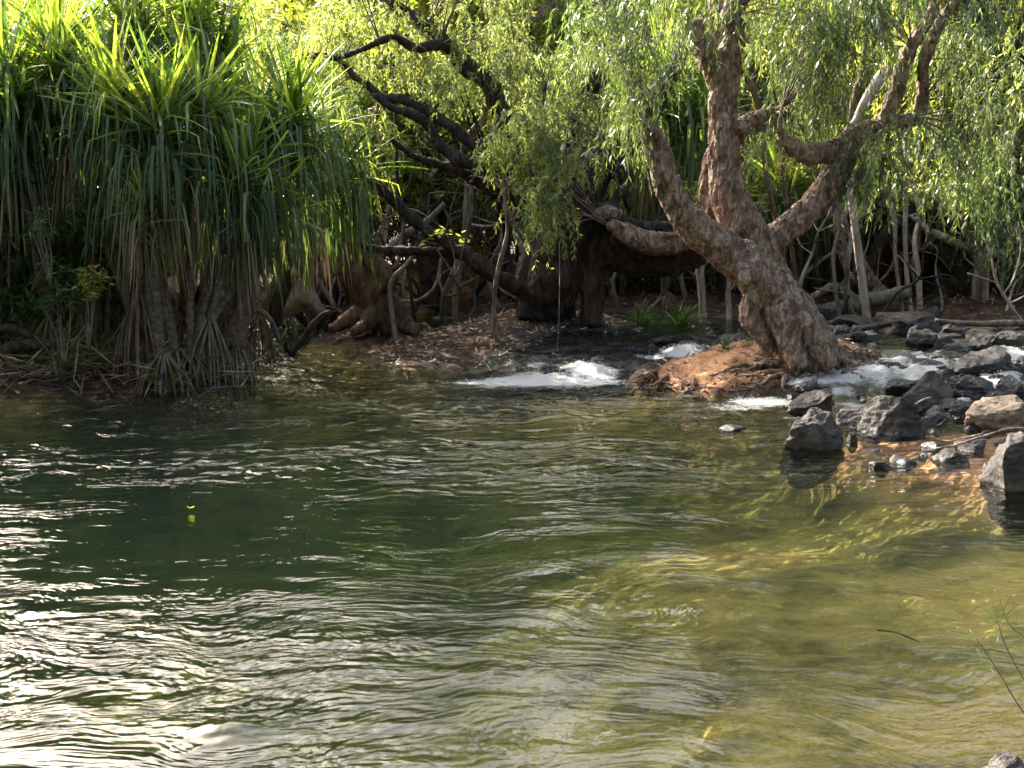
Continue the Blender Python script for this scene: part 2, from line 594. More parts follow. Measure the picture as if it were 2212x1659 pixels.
def water_mat():
    m, t, ns, ln = nodes('water')
    g = N(ns, 'ShaderNodeNewGeometry')
    # ripple bump, finer than the modelled waves
    wn = N(ns, 'ShaderNodeTexNoise')
    wn.inputs['Scale'].default_value = .8
    wn.inputs['Detail'].default_value = 2
    ln.new(g.outputs['Position'], wn.inputs['Vector'])
    wv = N(ns, 'ShaderNodeVectorMath', operation='SCALE')
    ln.new(wn.outputs['Color'], wv.inputs[0])
    wv.inputs['Scale'].default_value = 1.4
    wa = N(ns, 'ShaderNodeVectorMath', operation='ADD')
    ln.new(g.outputs['Position'], wa.inputs[0])
    ln.new(wv.outputs[0], wa.inputs[1])
    mp = N(ns, 'ShaderNodeMapping')
    mp.inputs['Scale'].default_value = (.42, 1.0, 1)
    mp.inputs['Rotation'].default_value = (0, 0, .1)
    ln.new(wa.outputs[0], mp.inputs[0])
    r1 = N(ns, 'ShaderNodeTexNoise')
    r1.inputs['Scale'].default_value = 20
    r1.inputs['Detail'].default_value = 1.5
    r1.inputs['Roughness'].default_value = .62
    ln.new(mp.outputs[0], r1.inputs['Vector'])
    rip = N(ns, 'ShaderNodeAttribute', attribute_name='ripple')
    b = N(ns, 'ShaderNodeBump')
    b.inputs['Distance'].default_value = .03
    ln.new(rip.outputs['Fac'], b.inputs['Strength'])
    ln.new(r1.outputs['Fac'], b.inputs['Height'])
    mp2 = N(ns, 'ShaderNodeMapping')
    mp2.inputs['Scale'].default_value = (.38, 1.0, 1)
    ln.new(wa.outputs[0], mp2.inputs[0])
    r2 = N(ns, 'ShaderNodeTexNoise')
    r2.inputs['Scale'].default_value = 5.5
    r2.inputs['Detail'].default_value = 2.0
    ln.new(mp2.outputs[0], r2.inputs['Vector'])
    ra2 = N(ns, 'ShaderNodeAttribute', attribute_name='ripfar')
    b2 = N(ns, 'ShaderNodeBump')
    b2.inputs['Distance'].default_value = .09
    ln.new(ra2.outputs['Fac'], b2.inputs['Strength'])
    ln.new(r2.outputs['Fac'], b2.inputs['Height'])
    ln.new(b2.outputs[0], b.inputs['Normal'])
    fr = N(ns, 'ShaderNodeFresnel')
    fr.inputs['IOR'].default_value = 1.33
    ln.new(b.outputs[0], fr.inputs['Normal'])
    gl = N(ns, 'ShaderNodeBsdfGlossy')
    gl.inputs['Roughness'].default_value = .006
    ln.new(b.outputs[0], gl.inputs['Normal'])
    tr = N(ns, 'ShaderNodeBsdfTransparent')
    mx = N(ns, 'ShaderNodeMixShader')
    ln.new(fr.outputs[0], mx.inputs[0])
    ln.new(tr.outputs[0], mx.inputs[1])
    ln.new(gl.outputs[0], mx.inputs[2])
    # foam: aerated white water
    fa = N(ns, 'ShaderNodeAttribute', attribute_name='foam')
    fm = N(ns, 'ShaderNodeMapping')
    fm.inputs['Scale'].default_value = (.38, 1.5, 1.5)
    fm.inputs['Rotation'].default_value = (0, 0, .25)
    ln.new(wa.outputs[0], fm.inputs[0])
    fn = N(ns, 'ShaderNodeTexNoise')
    fn.inputs['Scale'].default_value = 12
    fn.inputs['Detail'].default_value = 6
    fn.inputs['Roughness'].default_value = .68
    ln.new(fm.outputs[0], fn.inputs['Vector'])
    ad = N(ns, 'ShaderNodeMath', operation='ADD')
    fn2 = N(ns, 'ShaderNodeTexNoise')
    fn2.inputs['Scale'].default_value = 34
    fn2.inputs['Detail'].default_value = 5
    fn2.inputs['Roughness'].default_value = .7
    ln.new(fm.outputs[0], fn2.inputs['Vector'])
    fmx = N(ns, 'ShaderNodeMix', data_type='FLOAT')
    fmx.inputs['Factor'].default_value = .42
    ln.new(fn.outputs['Fac'], fmx.inputs['A'])
    ln.new(fn2.outputs['Fac'], fmx.inputs['B'])
    ln.new(fa.outputs['Fac'], ad.inputs[0])
    ln.new(fmx.outputs['Result'], ad.inputs[1])
    fr2 = N(ns, 'ShaderNodeMapRange')
    fr2.inputs['From Min'].default_value = .88
    fr2.inputs['From Max'].default_value = 1.14
    ln.new(ad.outputs[0], fr2.inputs['Value'])
    fb = N(ns, 'ShaderNodeBump')
    fb.inputs['Strength'].default_value = 1.0
    fb.inputs['Distance'].default_value = .07
    ln.new(fmx.outputs['Result'], fb.inputs['Height'])
    fp = N(ns, 'ShaderNodeBsdfPrincipled')
    fp.inputs['Base Color'].default_value = (.82, .83, .82, 1)
    fp.inputs['Roughness'].default_value = .45
    ln.new(fb.outputs[0], fp.inputs['Normal'])
    ft = N(ns, 'ShaderNodeBsdfTranslucent')
    ft.inputs['Color'].default_value = (.75, .8, .82, 1)
    fx = N(ns, 'ShaderNodeMixShader')
    fx.inputs[0].default_value = .35
    ln.new(fp.outputs[0], fx.inputs[1])
    ln.new(ft.outputs[0], fx.inputs[2])
    mf = N(ns, 'ShaderNodeMixShader')
    ln.new(fr2.outputs[0], mf.inputs[0])
    ln.new(mx.outputs[0], mf.inputs[1])
    ln.new(fx.outputs[0], mf.inputs[2])
    va = N(ns, 'ShaderNodeVolumeAbsorption')
    va.inputs['Color'].default_value = (.62, .70, .54, 1)
    va.inputs['Density'].default_value = .85
    vs = N(ns, 'ShaderNodeVolumeScatter')
    vs.inputs['Color'].default_value = (.45, .74, .62, 1)
    vs.inputs['Density'].default_value = .045
    vadd = N(ns, 'ShaderNodeAddShader')
    ln.new(va.outputs[0], vadd.inputs[0])
    ln.new(vs.outputs[0], vadd.inputs[1])
    o = N(ns, 'ShaderNodeOutputMaterial')
    ln.new(mf.outputs[0], o.inputs['Surface'])
    ln.new(vadd.outputs[0], o.inputs['Volume'])
    return m

M_PAPER = bark_mat('paperbark_bark', (.040, .023, .016), (.175, .115, .082), (.44, .33, .25), 2.4, 1.0, .5)
M_DARK = bark_mat('dark_bark', (.010, .008, .007), (.028, .020, .016), (.085, .065, .052), 1.6, .9)
M_PALE = bark_mat('pale_bark', (.13, .10, .085), (.27, .215, .18), (.46, .39, .33), 1.2, .7)
M_BROWN = bark_mat('brown_bark', (.045, .026, .018), (.12, .072, .048), (.22, .14, .095), 1.1, .9)
M_LOG = bark_mat('weathered_wood', (.06, .048, .038), (.14, .115, .095), (.26, .22, .18), 1.6, .6)
M_TWIG = bark_mat('twig_bark', (.05, .036, .026), (.12, .09, .068), (.24, .19, .15), 2, .3)
M_PSTEM = bark_mat('pandanus_stem', (.04, .03, .022), (.10, .078, .055), (.19, .15, .11), 2.2, .7, 1.6)
M_PROOT = bark_mat('prop_root_bark', (.05, .035, .025), (.12, .09, .062), (.22, .17, .12), 2.0, .5)
M_ROCK = rock_mat('river_rock', (.013, .011, .010), (.036, .031, .028), (.088, .075, .064))
M_ROCKT = rock_mat('tan_rock', (.10, .075, .05), (.20, .15, .105), (.36, .29, .21))
M_ROCKD = rock_mat('wet_rock', (.010, .009, .010), (.024, .022, .023), (.055, .050, .048), .35)
M_L1 = leaf_mat('paperbark_leaf', [(0, (.04, .068, .034)), (.45, (.085, .125, .058)), (.85, (.16, .20, .10)), (1, (.30, .32, .20))], .42, (1.7, 1.75, .65), .35, .6)
M_L2 = leaf_mat('willowy_leaf', [(0, (.055, .09, .04)), (.5, (.145, .185, .075)), (.9, (.31, .33, .13)), (1, (.46, .42, .22))], .6, (1.75, 1.75, .95))
M_L3 = leaf_mat('broad_leaf', [(0, (.06, .10, .025)), (.45, (.16, .20, .04)), (.85, (.30, .31, .10)), (1, (.50, .40, .14))], .64, (1.95, 1.9, .85))
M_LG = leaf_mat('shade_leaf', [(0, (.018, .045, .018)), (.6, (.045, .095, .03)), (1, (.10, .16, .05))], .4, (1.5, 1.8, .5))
M_PAN = leaf_mat('pandanus_leaf', [(0, (.045, .09, .032)), (.5, (.11, .175, .05)), (1, (.26, .30, .09))], .5, (2.0, 2.0, .55), .32, .6)
M_PANH = leaf_mat('pandanus_old_leaf', [(0, (.035, .07, .038)), (.6, (.075, .12, .055)), (.88, (.14, .16, .07)), (1, (.20, .16, .09))], .42, (1.9, 2.0, .55))
M_PDEAD = leaf_mat('dead_leaf', [(0, (.09, .065, .04)), (.6, (.18, .135, .09)), (1, (.34, .27, .19))], .15, (1.2, 1.1, .9), .7, .2)
M_LITTER = leaf_mat('dry_leaf', [(0, (.12, .07, .04)), (.5, (.30, .22, .15)), (1, (.55, .45, .34))], .1, (1, 1, 1), .6, .3)
M_GRASS = leaf_mat('grass_blade', [(0, (.045, .07, .032)), (1, (.10, .135, .06))], .2, (1.2, 1.4, .7))
M_YLEAF = leaf_mat('yellow_leaf', [(0, (.35, .42, .05)), (1, (.5, .45, .08))], .3)

# ------------------------------------------------------------------ the ground and the water
def sheet(ny, nx, ys, hw, cxs=0.0):
    u = np.linspace(-1, 1, nx)
    u = np.sign(u) * (np.abs(u) * .55 + np.abs(u) ** 3 * .45)
    Y = np.repeat(ys[:, None], nx, 1)
    X = u[None, :] * hw(ys)[:, None]
    i, j = np.meshgrid(np.arange(len(ys) - 1), np.arange(nx - 1), indexing='ij')
    Fq = np.stack([i * nx + j, i * nx + j + 1, (i + 1) * nx + j + 1, (i + 1) * nx + j], -1).reshape(-1, 4)
    return X, Y, Fq

def build_ground():
    ys = np.concatenate([np.linspace(-60, 2.5, 30)[:-1], np.exp(np.linspace(math.log(2.5), math.log(45), 620)), np.exp(np.linspace(math.log(46), math.log(700), 40))])
    X, Y, Fq = sheet(len(ys), 620, ys, lambda y: np.maximum(12, np.abs(y) * 1.3 + 6))
    Z = terrain_z(X, Y)
    W = water_level(X, Y)
    sub = sst(.03, -.05, Z - W)
    sdF = poly_sd(X, Y, FARB)
    sand = np.exp(-(((X + 1.8) / 2.6) ** 2 + ((Y - 29.0) / 2.0) ** 2)) * .9
    sdL = poly_sd(X, Y, BANK_L)
    sand = np.maximum(sand, sst(-6.2, -7.4, X) * sst(-.1, .3, sdL) * sst(1.2, .6, sdL) * (Y < 16))
    sdT = poly_sd(X, Y, MOUND_T)
    sand = np.maximum(sand, sst(.10, .42, sdT + .25 * fbm(X * 2.3, Y * 2.3, 8, 3)) * .9)
    sdG = poly_sd(X, Y, GRAV)
    sand = np.clip(np.maximum(sand, sst(-.9, .1, sdG)), 0, 1)
    rb = sub * sst(14.6, 16.2, Y) * sst(-3, .2, X) * (1 - sand)
    sdI = poly_sd(X, Y, ISLAND)
    rb = np.maximum(rb, sst(-.6, .4, X + .5 * fbm(X * 1.2, Y * 1.2, 5, 2)) * sst(1.1, .5, sdI + .3 * fbm(X * 2, Y * 2, 6, 2)) * sst(-.6, -.1, sdI))
    V = np.stack([X, Y, Z], -1).reshape(-1, 3)
    ob = mk('ground', V, Fq, ground_mat(), attrs={'submerged': sub.ravel(), 'sand': sand.ravel(), 'rockbed': rb.ravel()})
    ob['kind'] = 'structure'
    return ob

# traced patches of white water: centre x, y, half width, half height (view px), strength
FOAM = [(1180, 828, 200, 14, .84), (1190, 842, 230, 9, .42), (1600, 884, 130, 10, .5), (1720, 905, 90, 9, .42), (1960, 830, 110, 22, .45), (2090, 790, 60, 14, .5), (1080, 832, 150, 9, .66), (1290, 808, 70, 16, .75), (1230, 800, 40, 16, .5),
        (1478, 768, 42, 18, .85), (1410, 775, 40, 8, .4), (1000, 828, 60, 7, .25), (1540, 740, 60, 6, .2),
        (1740, 826, 60, 20, .8), (1800, 828, 90, 22, .6), (1880, 815, 80, 16, .55), (1990, 800, 65, 28, .75), (1940, 790, 90, 30, .4),
        (1830, 850, 50, 14, .6), (1650, 870, 110, 14, .7), (1560, 880, 90, 12, .45), (1700, 890, 60, 14, .4), (1850, 880, 60, 10, .5),
        (2165, 816, 45, 26, .85), (2080, 872, 20, 22, .75), (2070, 895, 50, 16, .55), (1700, 905, 50, 9, .35),
        (1980, 855, 30, 10, .3), (1780, 712, 45, 10, .55), (1760, 700, 30, 8, .4), (2190, 772, 50, 12, .6), (1960, 735, 60, 9, .35),
        (1900, 760, 90, 14, .3), (1560, 682, 60, 5, .4), (960, 688, 60, 7, .5), (900, 706, 40, 5, .4), (1700, 765, 40, 8, .3),
        (2000, 945, 140, 4, .3), (1160, 790, 40, 10, .3)]

def build_water():
    ys = np.exp(np.linspace(math.log(1.2), math.log(60), 1050))
    nx = 900
    X, Y, Fq = sheet(len(ys), nx, ys, lambda y: y * .62 + 4.5)
    Z = water_level(X, Y)
    # where each vertex falls in the traced view, to carry the traced foam to world positions
    dy, dz = Y, Z - CAMZ
    dep = dy * CP - dz * SP
    cz = dy * SP + dz * CP
    fx = (X / dep * F1024 + 512) * K
    fy = (384 - cz / dep * F1024) * K
    foam = np.zeros_like(X)
    for a, b, ra, rb, s in FOAM:
        q = ((fx - a) / ra) ** 2 + ((fy - b) / rb) ** 2
        foam = np.maximum(foam, s * np.exp(-q * .9))
    t = np.clip((Y - np.interp(X, _xs, _y0)) / (np.interp(X, _xs, _y1) - np.interp(X, _xs, _y0)), 0, 1)
    rap = sst(0, .05, t) * sst(1, .85, t) * sst(-2, 0, X)
    foam = foam * .95 + rap * (.13 + .26 * fbm(X * 1.5, Y * 1.1, 3.3, 3))
    # domain-warped flow coordinates
    wx = X + .9 * fbm(X * .35, Y * .35, 2.2, 2)
    wy = Y + .7 * fbm(X * .30 + 9, Y * .30, 4.2, 2)
    h = np.zeros_like(X)
    n_patch = fbm(wx * .42, wy * .62, 9.9, 3)
    left = sst(-.5, -3.0, X + .1 * (Y - 8))
    patch = np.clip(.40 + 1.9 * n_patch + .22 * left + .12 * sst(8, 5, Y) + .45 * sst(10, 12.5, Y), .05, 1.4)
    calm = np.exp(-(((X + .9) / 1.5) ** 2 + ((Y - 7.9) / 1.9) ** 2)) + .35 * np.exp(-(((X - 1.9) / 1.2) ** 2 + ((Y - 10.6) / .8) ** 2)) + .6 * np.exp(-(((X - 2.3) / 1.3) ** 2 + ((Y - 7.4) / .9) ** 2)) + .75 * np.exp(-(((X - .75) / 1.1) ** 2 + ((Y - 5.6) / 1.3) ** 2))
    patch = patch * np.clip(1 - .85 * calm, .1, 1)
    near = sst(30, 8, Y)
    far_ = 1 + np.clip(Y - 7, 0, 12) / 6
    h += .010 * fbm(wx * .8, wy * 1.6, .5, 2)
    h += .0060 * (.3 + patch) * far_ * fbm(wx * 1.7, wy * 4.6, 1.5, 2)
    fw = sst(8, 13, Y)
    h += fw * (.016 * fbm(wx * 1.2, wy * 2.9, 11.5, 2) + .011 * (1 - np.abs(fbm(wx * 1.9, wy * 5.0, 12.5, 1))) ** 2)
    cap_ = 1 - np.abs(fbm(wx * 3.4, wy * 9.5, 3.5, 2))
    h += .0065 * patch * near * far_ ** .5 * cap_ ** 2
    # standing waves over the rapids
    h += rap * (.06 * fbm(wx * 1.6, wy * 3.6, 6.5, 4) + .035 * (1 - np.abs(fbm(wx * 3, wy * 6, 2.5, 2))))
    fo = np.clip(foam, 0, 1)
    h += fo * (.02 + .045 * fbm(X * 3.2 + .6 * Y, Y * 8, 8.8, 4))
    # the small hump over a drowned stone near the left foreground
    c = hitW(490, 1585)
    h += .028 * np.exp(-(((X - c.x) / .15) ** 2 + ((Y - c.y) / .08) ** 2))
    Z = Z + h
    rip = np.clip(.12 + .30 * patch, .05, .6) + .45 * rap + .3 * fo
    V = np.stack([X, Y, Z], -1).reshape(-1, 3)
    ob = mk('water', V, Fq, water_mat(), attrs={'foam': foam.ravel(), 'ripple': rip.ravel(), 'ripfar': np.clip(.12 + sst(7, 12, Y) * (.25 + .45 * patch) + .15 * patch, 0, 1).ravel()})
    ob['kind'] = 'structure'
    # flecks of spray torn off the white water
    sel = np.argwhere((foam > .42) & (np.abs(X) < 12) & (Y < 22))
    area = (Y[sel[:, 0], sel[:, 1]]) ** 2 * (foam[sel[:, 0], sel[:, 1]] - .35)
    pick = sel[RNG.choice(len(sel), 3500, p=area / area.sum())]
    b_ = np.stack([X[pick[:, 0], pick[:, 1]], Y[pick[:, 0], pick[:, 1]], Z[pick[:, 0], pick[:, 1]]], -1)
    st = foam[pick[:, 0], pick[:, 1]]
    b_ = b_ + RNG.normal(size=b_.shape) * np.array([.05, .04, 0]) + np.stack([0 * st, 0 * st, RNG.exponential(.03, len(st)) * st], -1)
    d_ = RNG.normal(size=b_.shape)
    d_ /= np.linalg.norm(d_, axis=1)[:, None]
    e_ = np.cross(d_, RNG.normal(size=b_.shape))
    e_ /= np.linalg.norm(e_, axis=1)[:, None]
    g_ = np.cross(d_, e_)
    r_ = (RNG.uniform(.002, .006, len(b_)))[:, None]
    # each fleck a tiny tetrahedral bead
    V4 = np.stack([b_ + d_ * r_, b_ - d_ * r_ + e_ * r_, b_ - d_ * r_ - e_ * r_ + g_ * r_, b_ - e_ * r_ - g_ * r_], 1).reshape(-1, 3)
    i4 = (np.arange(len(b_)) * 4)[:, None]
    F4 = np.vstack([i4 + [0, 1, 2], i4 + [0, 2, 3], i4 + [0, 3, 1], i4 + [1, 3, 2]])
    m, t, ns, ln = nodes('spray')
    pb = N(ns, 'ShaderNodeBsdfPrincipled')
    pb.inputs['Base Color'].default_value = (.85, .87, .88, 1)
    pb.inputs['Roughness'].default_value = .3
    o = N(ns, 'ShaderNodeOutputMaterial')
    ln.new(pb.outputs[0], o.inputs['Surface'])
    sp = mk('spray', V4, F4, m)
    sp['kind'] = 'stuff'
    return ob

GROUND = build_ground()
WATER = build_water()

# ------------------------------------------------------------------ leaves
def unit(v):
    return v / (np.linalg.norm(v, axis=-1, keepdims=True) + 1e-9)

def leaf_quads(B, D, L, Wd, S=None, bend=0.0):
    n = len(B)
    if S is None:
        S = unit(np.cross(D, RNG.normal(size=(n, 3))))
    L = np.broadcast_to(L, (n,))[:, None]
    Wd = np.broadcast_to(Wd, (n,))[:, None]
    m = B + D * L * .42
    V = np.empty((n, 4, 3))
    V[:, 0] = B
    V[:, 1] = m + S * Wd * .5
    V[:, 2] = B + D * L
    V[:, 3] = m - S * Wd * .5
    return V.reshape(-1, 3), np.arange(n * 4).reshape(-1, 4)

def strands(starts, outd, lens, nl, L, Wd, droop=1.0, spread=.45, twig_r=.004):
    """hanging leafy twigs; returns leaf verts, faces, rnd and twig verts, faces"""
    m = len(starts)
    t = np.linspace(.08, 1, nl)[None, :, None]
    lens = lens[:, None, None]
    o = outd[:, None, :]
    sw = RNG.normal(size=(m, 1, 3)) * np.array([.12, .12, 0])
    def at(t):
        return starts[:, None, :] + o * lens * (.75 * t - .35 * t * t) + np.array([0, 0, -1.0]) * lens * droop * (t ** 1.7) * .75 + sw * lens * t * t
    pos = at(t)
    d = unit(at(t + .02) - pos)
    n = m * nl
    pos = pos.reshape(-1, 3)
    d = d.reshape(-1, 3)
    ld = unit(d * .55 + RNG.normal(size=(n, 3)) * spread + np.array([0, 0, -.55 * droop]))
    V, Fq = leaf_quads(pos, ld, L * RNG.uniform(.6, 1.2, n), Wd * RNG.uniform(.7, 1.25, n))
    r = np.clip(np.repeat(RNG.random(m), nl) * .5 + RNG.random(n) * .5, 0, 1)
    rnd = np.repeat(r, 4)
    # twigs as slim three-sided tubes
    tk = np.linspace(0, 1, 5)[None, :, None]
    c = at(tk)
    a = np.array([0, 2.094, 4.188])
    off = np.stack([np.cos(a), np.sin(a), np.zeros(3)], -1)
    rr = np.linspace(twig_r, twig_r * .4, 5)[None, :, None, None]
    tv = c[:, :, None, :] + off[None, None] * rr
    tv = tv.reshape(-1, 3)
    base = (np.arange(m) * 15)[:, None, None]
    i, j = np.meshgrid(np.arange(4), np.arange(3), indexing='ij')
    j2 = (j + 1) % 3
    q = np.stack([i * 3 + j, i * 3 + j2, (i + 1) * 3 + j2, (i + 1) * 3 + j], -1).reshape(1, 12, 4)
    tf = (q + base).reshape(-1, 4)
    return V, Fq, rnd, tv, tf

def crown(root, blobs, skel, leafmat, nl=22, L=.11, Wd=.017, per=10, slen=(.35, .8), droop=1.0, sig=.22, spread=.45, branch_mat=None, bname='branches', rb=.016, surf=.5):
    """blobs: (centre, (rx, ry, rz), clusters). skel: points on limbs that feed the twigs."""
    LV, TV, TF, RN = [], [], [], []
    bt = []
    skel = np.asarray(skel, float)
    for c, rad, k in blobs:
        c = np.array(list(c), float)
        rad = np.array(rad, float)
        u = unit(RNG.normal(size=(k, 3))) * (RNG.random((k, 1)) ** surf)
        cc = c + u * rad
        for q in cc:
            d = np.linalg.norm(skel - q, axis=1) + .5 * np.clip(skel[:, 2] - q[2], 0, 9)
            s = skel[int(np.argmin(d))]
            ds = np.linalg.norm(s - q)
            if ds > .15:
                mid = (s + q) / 2 + RNG.normal(size=3) * .12 * ds + np.array([0, 0, .12 * ds])
                bt.append(tube([s, mid, q], [rb * (.5 + .25 * min(ds, 3)), rb * .5, rb * .28], 5, .3, cap=False))
        st = np.repeat(cc, per, 0) + RNG.normal(size=(k * per, 3)) * sig
        od = unit(RNG.normal(size=(k * per, 3)) * np.array([1, 1, .35]) + np.repeat(u, per, 0) * .6)
        ln_ = RNG.uniform(slen[0], slen[1], k * per)
        V, Fq, r, tv, tf = strands(st, od, ln_, nl, L, Wd, droop, spread)
        LV.append(V)
        RN.append(r)
        TF.append(tf + sum(len(x) for x in TV))
        TV.append(tv)
    V = np.vstack(LV)
    off = np.array(root.location) if root is not None else 0
    ob = mk('crown', V - off, np.arange(len(V)).reshape(-1, 4), leafmat, root, smooth=False, attrs={'rnd': np.concatenate(RN)})
    bt.append((np.vstack(TV), np.vstack(TF)))
    bv, bf = join(bt)
    br = mk(bname, bv - off, bf, branch_mat or M_TWIG, root)
    return ob, br

def pxblob(fx, fy, Y, rx, rz, ry, k):
    return (P(fx, fy, Y), (rx * px(Y), ry, rz * px(Y)), k)

def limb(tr, Y, lump=.12, seg=12):
    """tr: list of (fx, fy, radius_px[, Y]) -> tube, and its points"""
    pts, rad = [], []
    for q in tr:
        yy = q[3] if len(q) > 3 else Y
        pts.append(P(q[0], q[1], yy))
        rad.append(max(q[2] * px(yy) * (.93 if q[2] > 20 else 1), .0025))
    V, Fq = tube(pts, rad, seg, .08, lump, seed=tr[0][0])
    return V, Fq, pts

def bark_detail(V, no, a1, a2, sx=6, sz=1.6):
    d = a1 * fbm(V[:, 0] * sx, V[:, 1] * sx, V[:, 2] * sz, 3)
    rdg = 1 - np.abs(fbm(V[:, 0] * sx * 1.7, V[:, 1] * sx * 1.7, V[:, 2] * sz * 1.3 + 4, 2))
    fl = fbm(V[:, 0] * 22, V[:, 1] * 22, V[:, 2] * 7, 3)
    d = d + a1 * .7 * rdg + a2 * np.where(fl > .05, .9, 0) * .6 + a2 * .7 * fl
    return V + no * d[:, None]

# ------------------------------------------------------------------ main paperbark on its mound
def main_tree():
    Y = 15.3
    root = empty('paperbark_tree', P(1745, 770, Y), 'big leaning tree with forked pinkish tan trunk on the orange earth mound by rapids', 'tree')
    parts = []
    sk = []
    tr = [
        [(1765, 785, 60), (1748, 760, 66), (1718, 710, 62), (1690, 660, 58), (1655, 615, 52), (1610, 572, 46), (1560, 535, 42), (1500, 490, 36, 15.2), (1462, 440, 31, 15.1), (1432, 370, 28, 15.0), (1410, 300, 24, 15.0), (1392, 255, 20, 15.0), (1372, 190, 14, 15.0), (1345, 120, 10, 15.0), (1325, 50, 7, 15.0), (1290, -30, 4, 15.0)],
        [(1720, 760, 48, 15.7), (1700, 700, 52, 15.7), (1672, 650, 48, 15.7), (1655, 600, 46, 15.7), (1640, 550, 46, 15.7), (1605, 490, 48, 15.7), (1580, 440, 44, 15.7), (1568, 380, 36, 15.7), (1562, 300, 31, 15.7), (1562, 220, 30, 15.7), (1566, 160, 34, 15.7), (1572, 110, 30, 15.7)],
        [(1562, 190, 28, 15.7), (1528, 120, 24, 15.6), (1505, 70, 22, 15.6), (1497, 48, 17, 15.6)],
        [(1560, 150, 22, 15.8), (1550, 80, 16, 15.9), (1546, 10, 14, 15.9), (1540, -60, 11, 15.9)],
        [(1572, 120, 26, 15.7), (1592, 70, 20, 15.65), (1575, 40, 21, 15.6), (1590, 5, 20, 15.6), (1598, -60, 18, 15.6), (1590, -160, 16, 15.6), (1620, -300, 13, 15.6), (1640, -450, 8, 15.6)],
        [(1632, 560, 34, 15.8), (1650, 525, 30, 15.9), (1700, 492, 29, 16.0), (1755, 445, 30, 16.1), (1795, 395, 31, 16.2), (1815, 345, 30, 16.25), (1835, 305, 24, 16.3), (1880, 278, 17, 16.3), (1940, 262, 13, 16.3), (1980, 255, 13, 16.3), (1992, 215, 12, 16.3), (1998, 130, 11, 16.2), (2035, 45, 9, 16.1), (2090, -30, 7, 16.0)],
        [(1825, 315, 22, 16.25), (1780, 330, 21, 16.1), (1740, 333, 19, 15.9), (1710, 318, 15, 15.8), (1692, 296, 8, 15.75), (1685, 270, 4, 15.7), (1690, 230, 2, 15.7)],
        [(1905, 272, 14, 16.3), (1925, 225, 15, 16.3), (1945, 165, 15, 16.3), (1968, 100, 14, 16.3), (2008, 40, 12, 16.3), (2050, -40, 9, 16.3)],
        [(1590, 290, 20, 15.8), (1612, 265, 15, 16.0), (1650, 250, 13, 16.2), (1700, 238, 11, 16.4), (1720, 225, 9, 16.4)],
        [(1545, 470, 14, 16.0), (1525, 420, 13, 16.1), (1530, 350, 10, 16.2), (1560, 270, 7, 16.3)],
        # hollow flange on the shaded side of the foot
        [(1640, 620, 26, 15.2), (1618, 680, 20, 15.2), (1640, 720, 18, 15.2), (1665, 760, 14, 15.2)],
        # buttress folds
        [(1690, 640, 30, 15.1), (1735, 700, 30, 15.05), (1775, 760, 30, 15.0), (1800, 792, 22, 14.95)],
        [(1680, 660, 28, 15.0), (1700, 720, 26, 14.95), (1715, 770, 24, 14.85), (1722, 795, 16, 14.8)],
        [(1740, 720, 30, 15.6), (1800, 765, 26, 15.6), (1850, 785, 16, 15.6), (1885, 792, 9, 15.6)],
    ]
    for t_ in tr:
        V, Fq, pts = limb(t_, Y)
        parts.append((V, Fq))
        sk += [list(p) for p in pts[len(pts) // 3:]]
    # burls
    for (a, b, r, yy) in [(1612, 600, 20, 14.95), (1612, 548, 30, 15.25), (1690, 600, 22, 15.5), (1700, 640, 18, 15.5), (1600, 275, 16, 15.6)]:
        parts.append(tube([P(a - r * .4, b + r * .6, yy), P(a, b, yy - .05), P(a + r * .3, b - r * .6, yy)], [r * .6 * px(yy), r * px(yy), r * .6 * px(yy)], 10, .06, .2))
    V, Fq = join(parts)
    V, Fq, no = remesh(V, Fq, .017, 3)
    V = bark_detail(V, no, .016, .014, 9, 2.2)
    # the rotted hole between the two stems
    hc = np.array(P(1612, 535, 15.0))
    q = np.exp(-(((V[:, 0] - hc[0]) / .10) ** 2 + ((V[:, 2] - hc[2]) / .14) ** 2 + ((V[:, 1] - hc[1]) / .4) ** 2))
    V = V + np.array([0.0, 1, 0]) * (q * .22)[:, None]
    mk('trunk', local(V, root), Fq, M_PAPER, root)
    # surface roots
    rp = []
    rr = random.Random(5)
    for i in range(44):
        a = rr.uniform(-.9, 1.0) if i % 3 else rr.uniform(2.2, 4.6)
        L_ = rr.uniform(.5, 1.5)
        x0, y0 = root.location.x + .35 * math.cos(a) + .12, root.location.y + .3 * math.sin(a) - .1
        pts, rad = [], []
        n = 6
        for j in range(n):
            s = j / (n - 1)
            aa = a + .5 * math.sin(s * 4 + i) * s
            xx, yy = x0 + L_ * s * math.cos(aa), y0 + L_ * s * .6 * math.sin(aa)
            zz = float(max(terrain_z(xx, yy), water_level(xx, yy) - .02))
            pts.append((xx, yy, zz + .08 * (1 - s) ** 2 + .004 + .022 * rr.uniform(-1, 1)))
            rad.append((.036 * (1 - s) + .008) * rr.uniform(.6, 1.2))
        rp.append(tube(pts, rad, 7, .06, .2, i))
    for i in range(22):   # matted fine roots at the right end
        a = rr.uniform(-.5, .5)
        p0 = P(rr.uniform(1780, 1860), rr.uniform(750, 785), 15.6)
        p1 = hitT(rr.uniform(1820, 1890), rr.uniform(775, 800))
        mid = (p0 + p1) / 2 + Vector((rr.uniform(-.1, .1), 0, rr.uniform(.0, .12)))
        rp.append(tube([p0, mid, p1], [.022, .016, .010], 5, .08, .2, i))
    V, Fq = join(rp)
    mk('roots', local(V, root), Fq, M_PAPER, root)
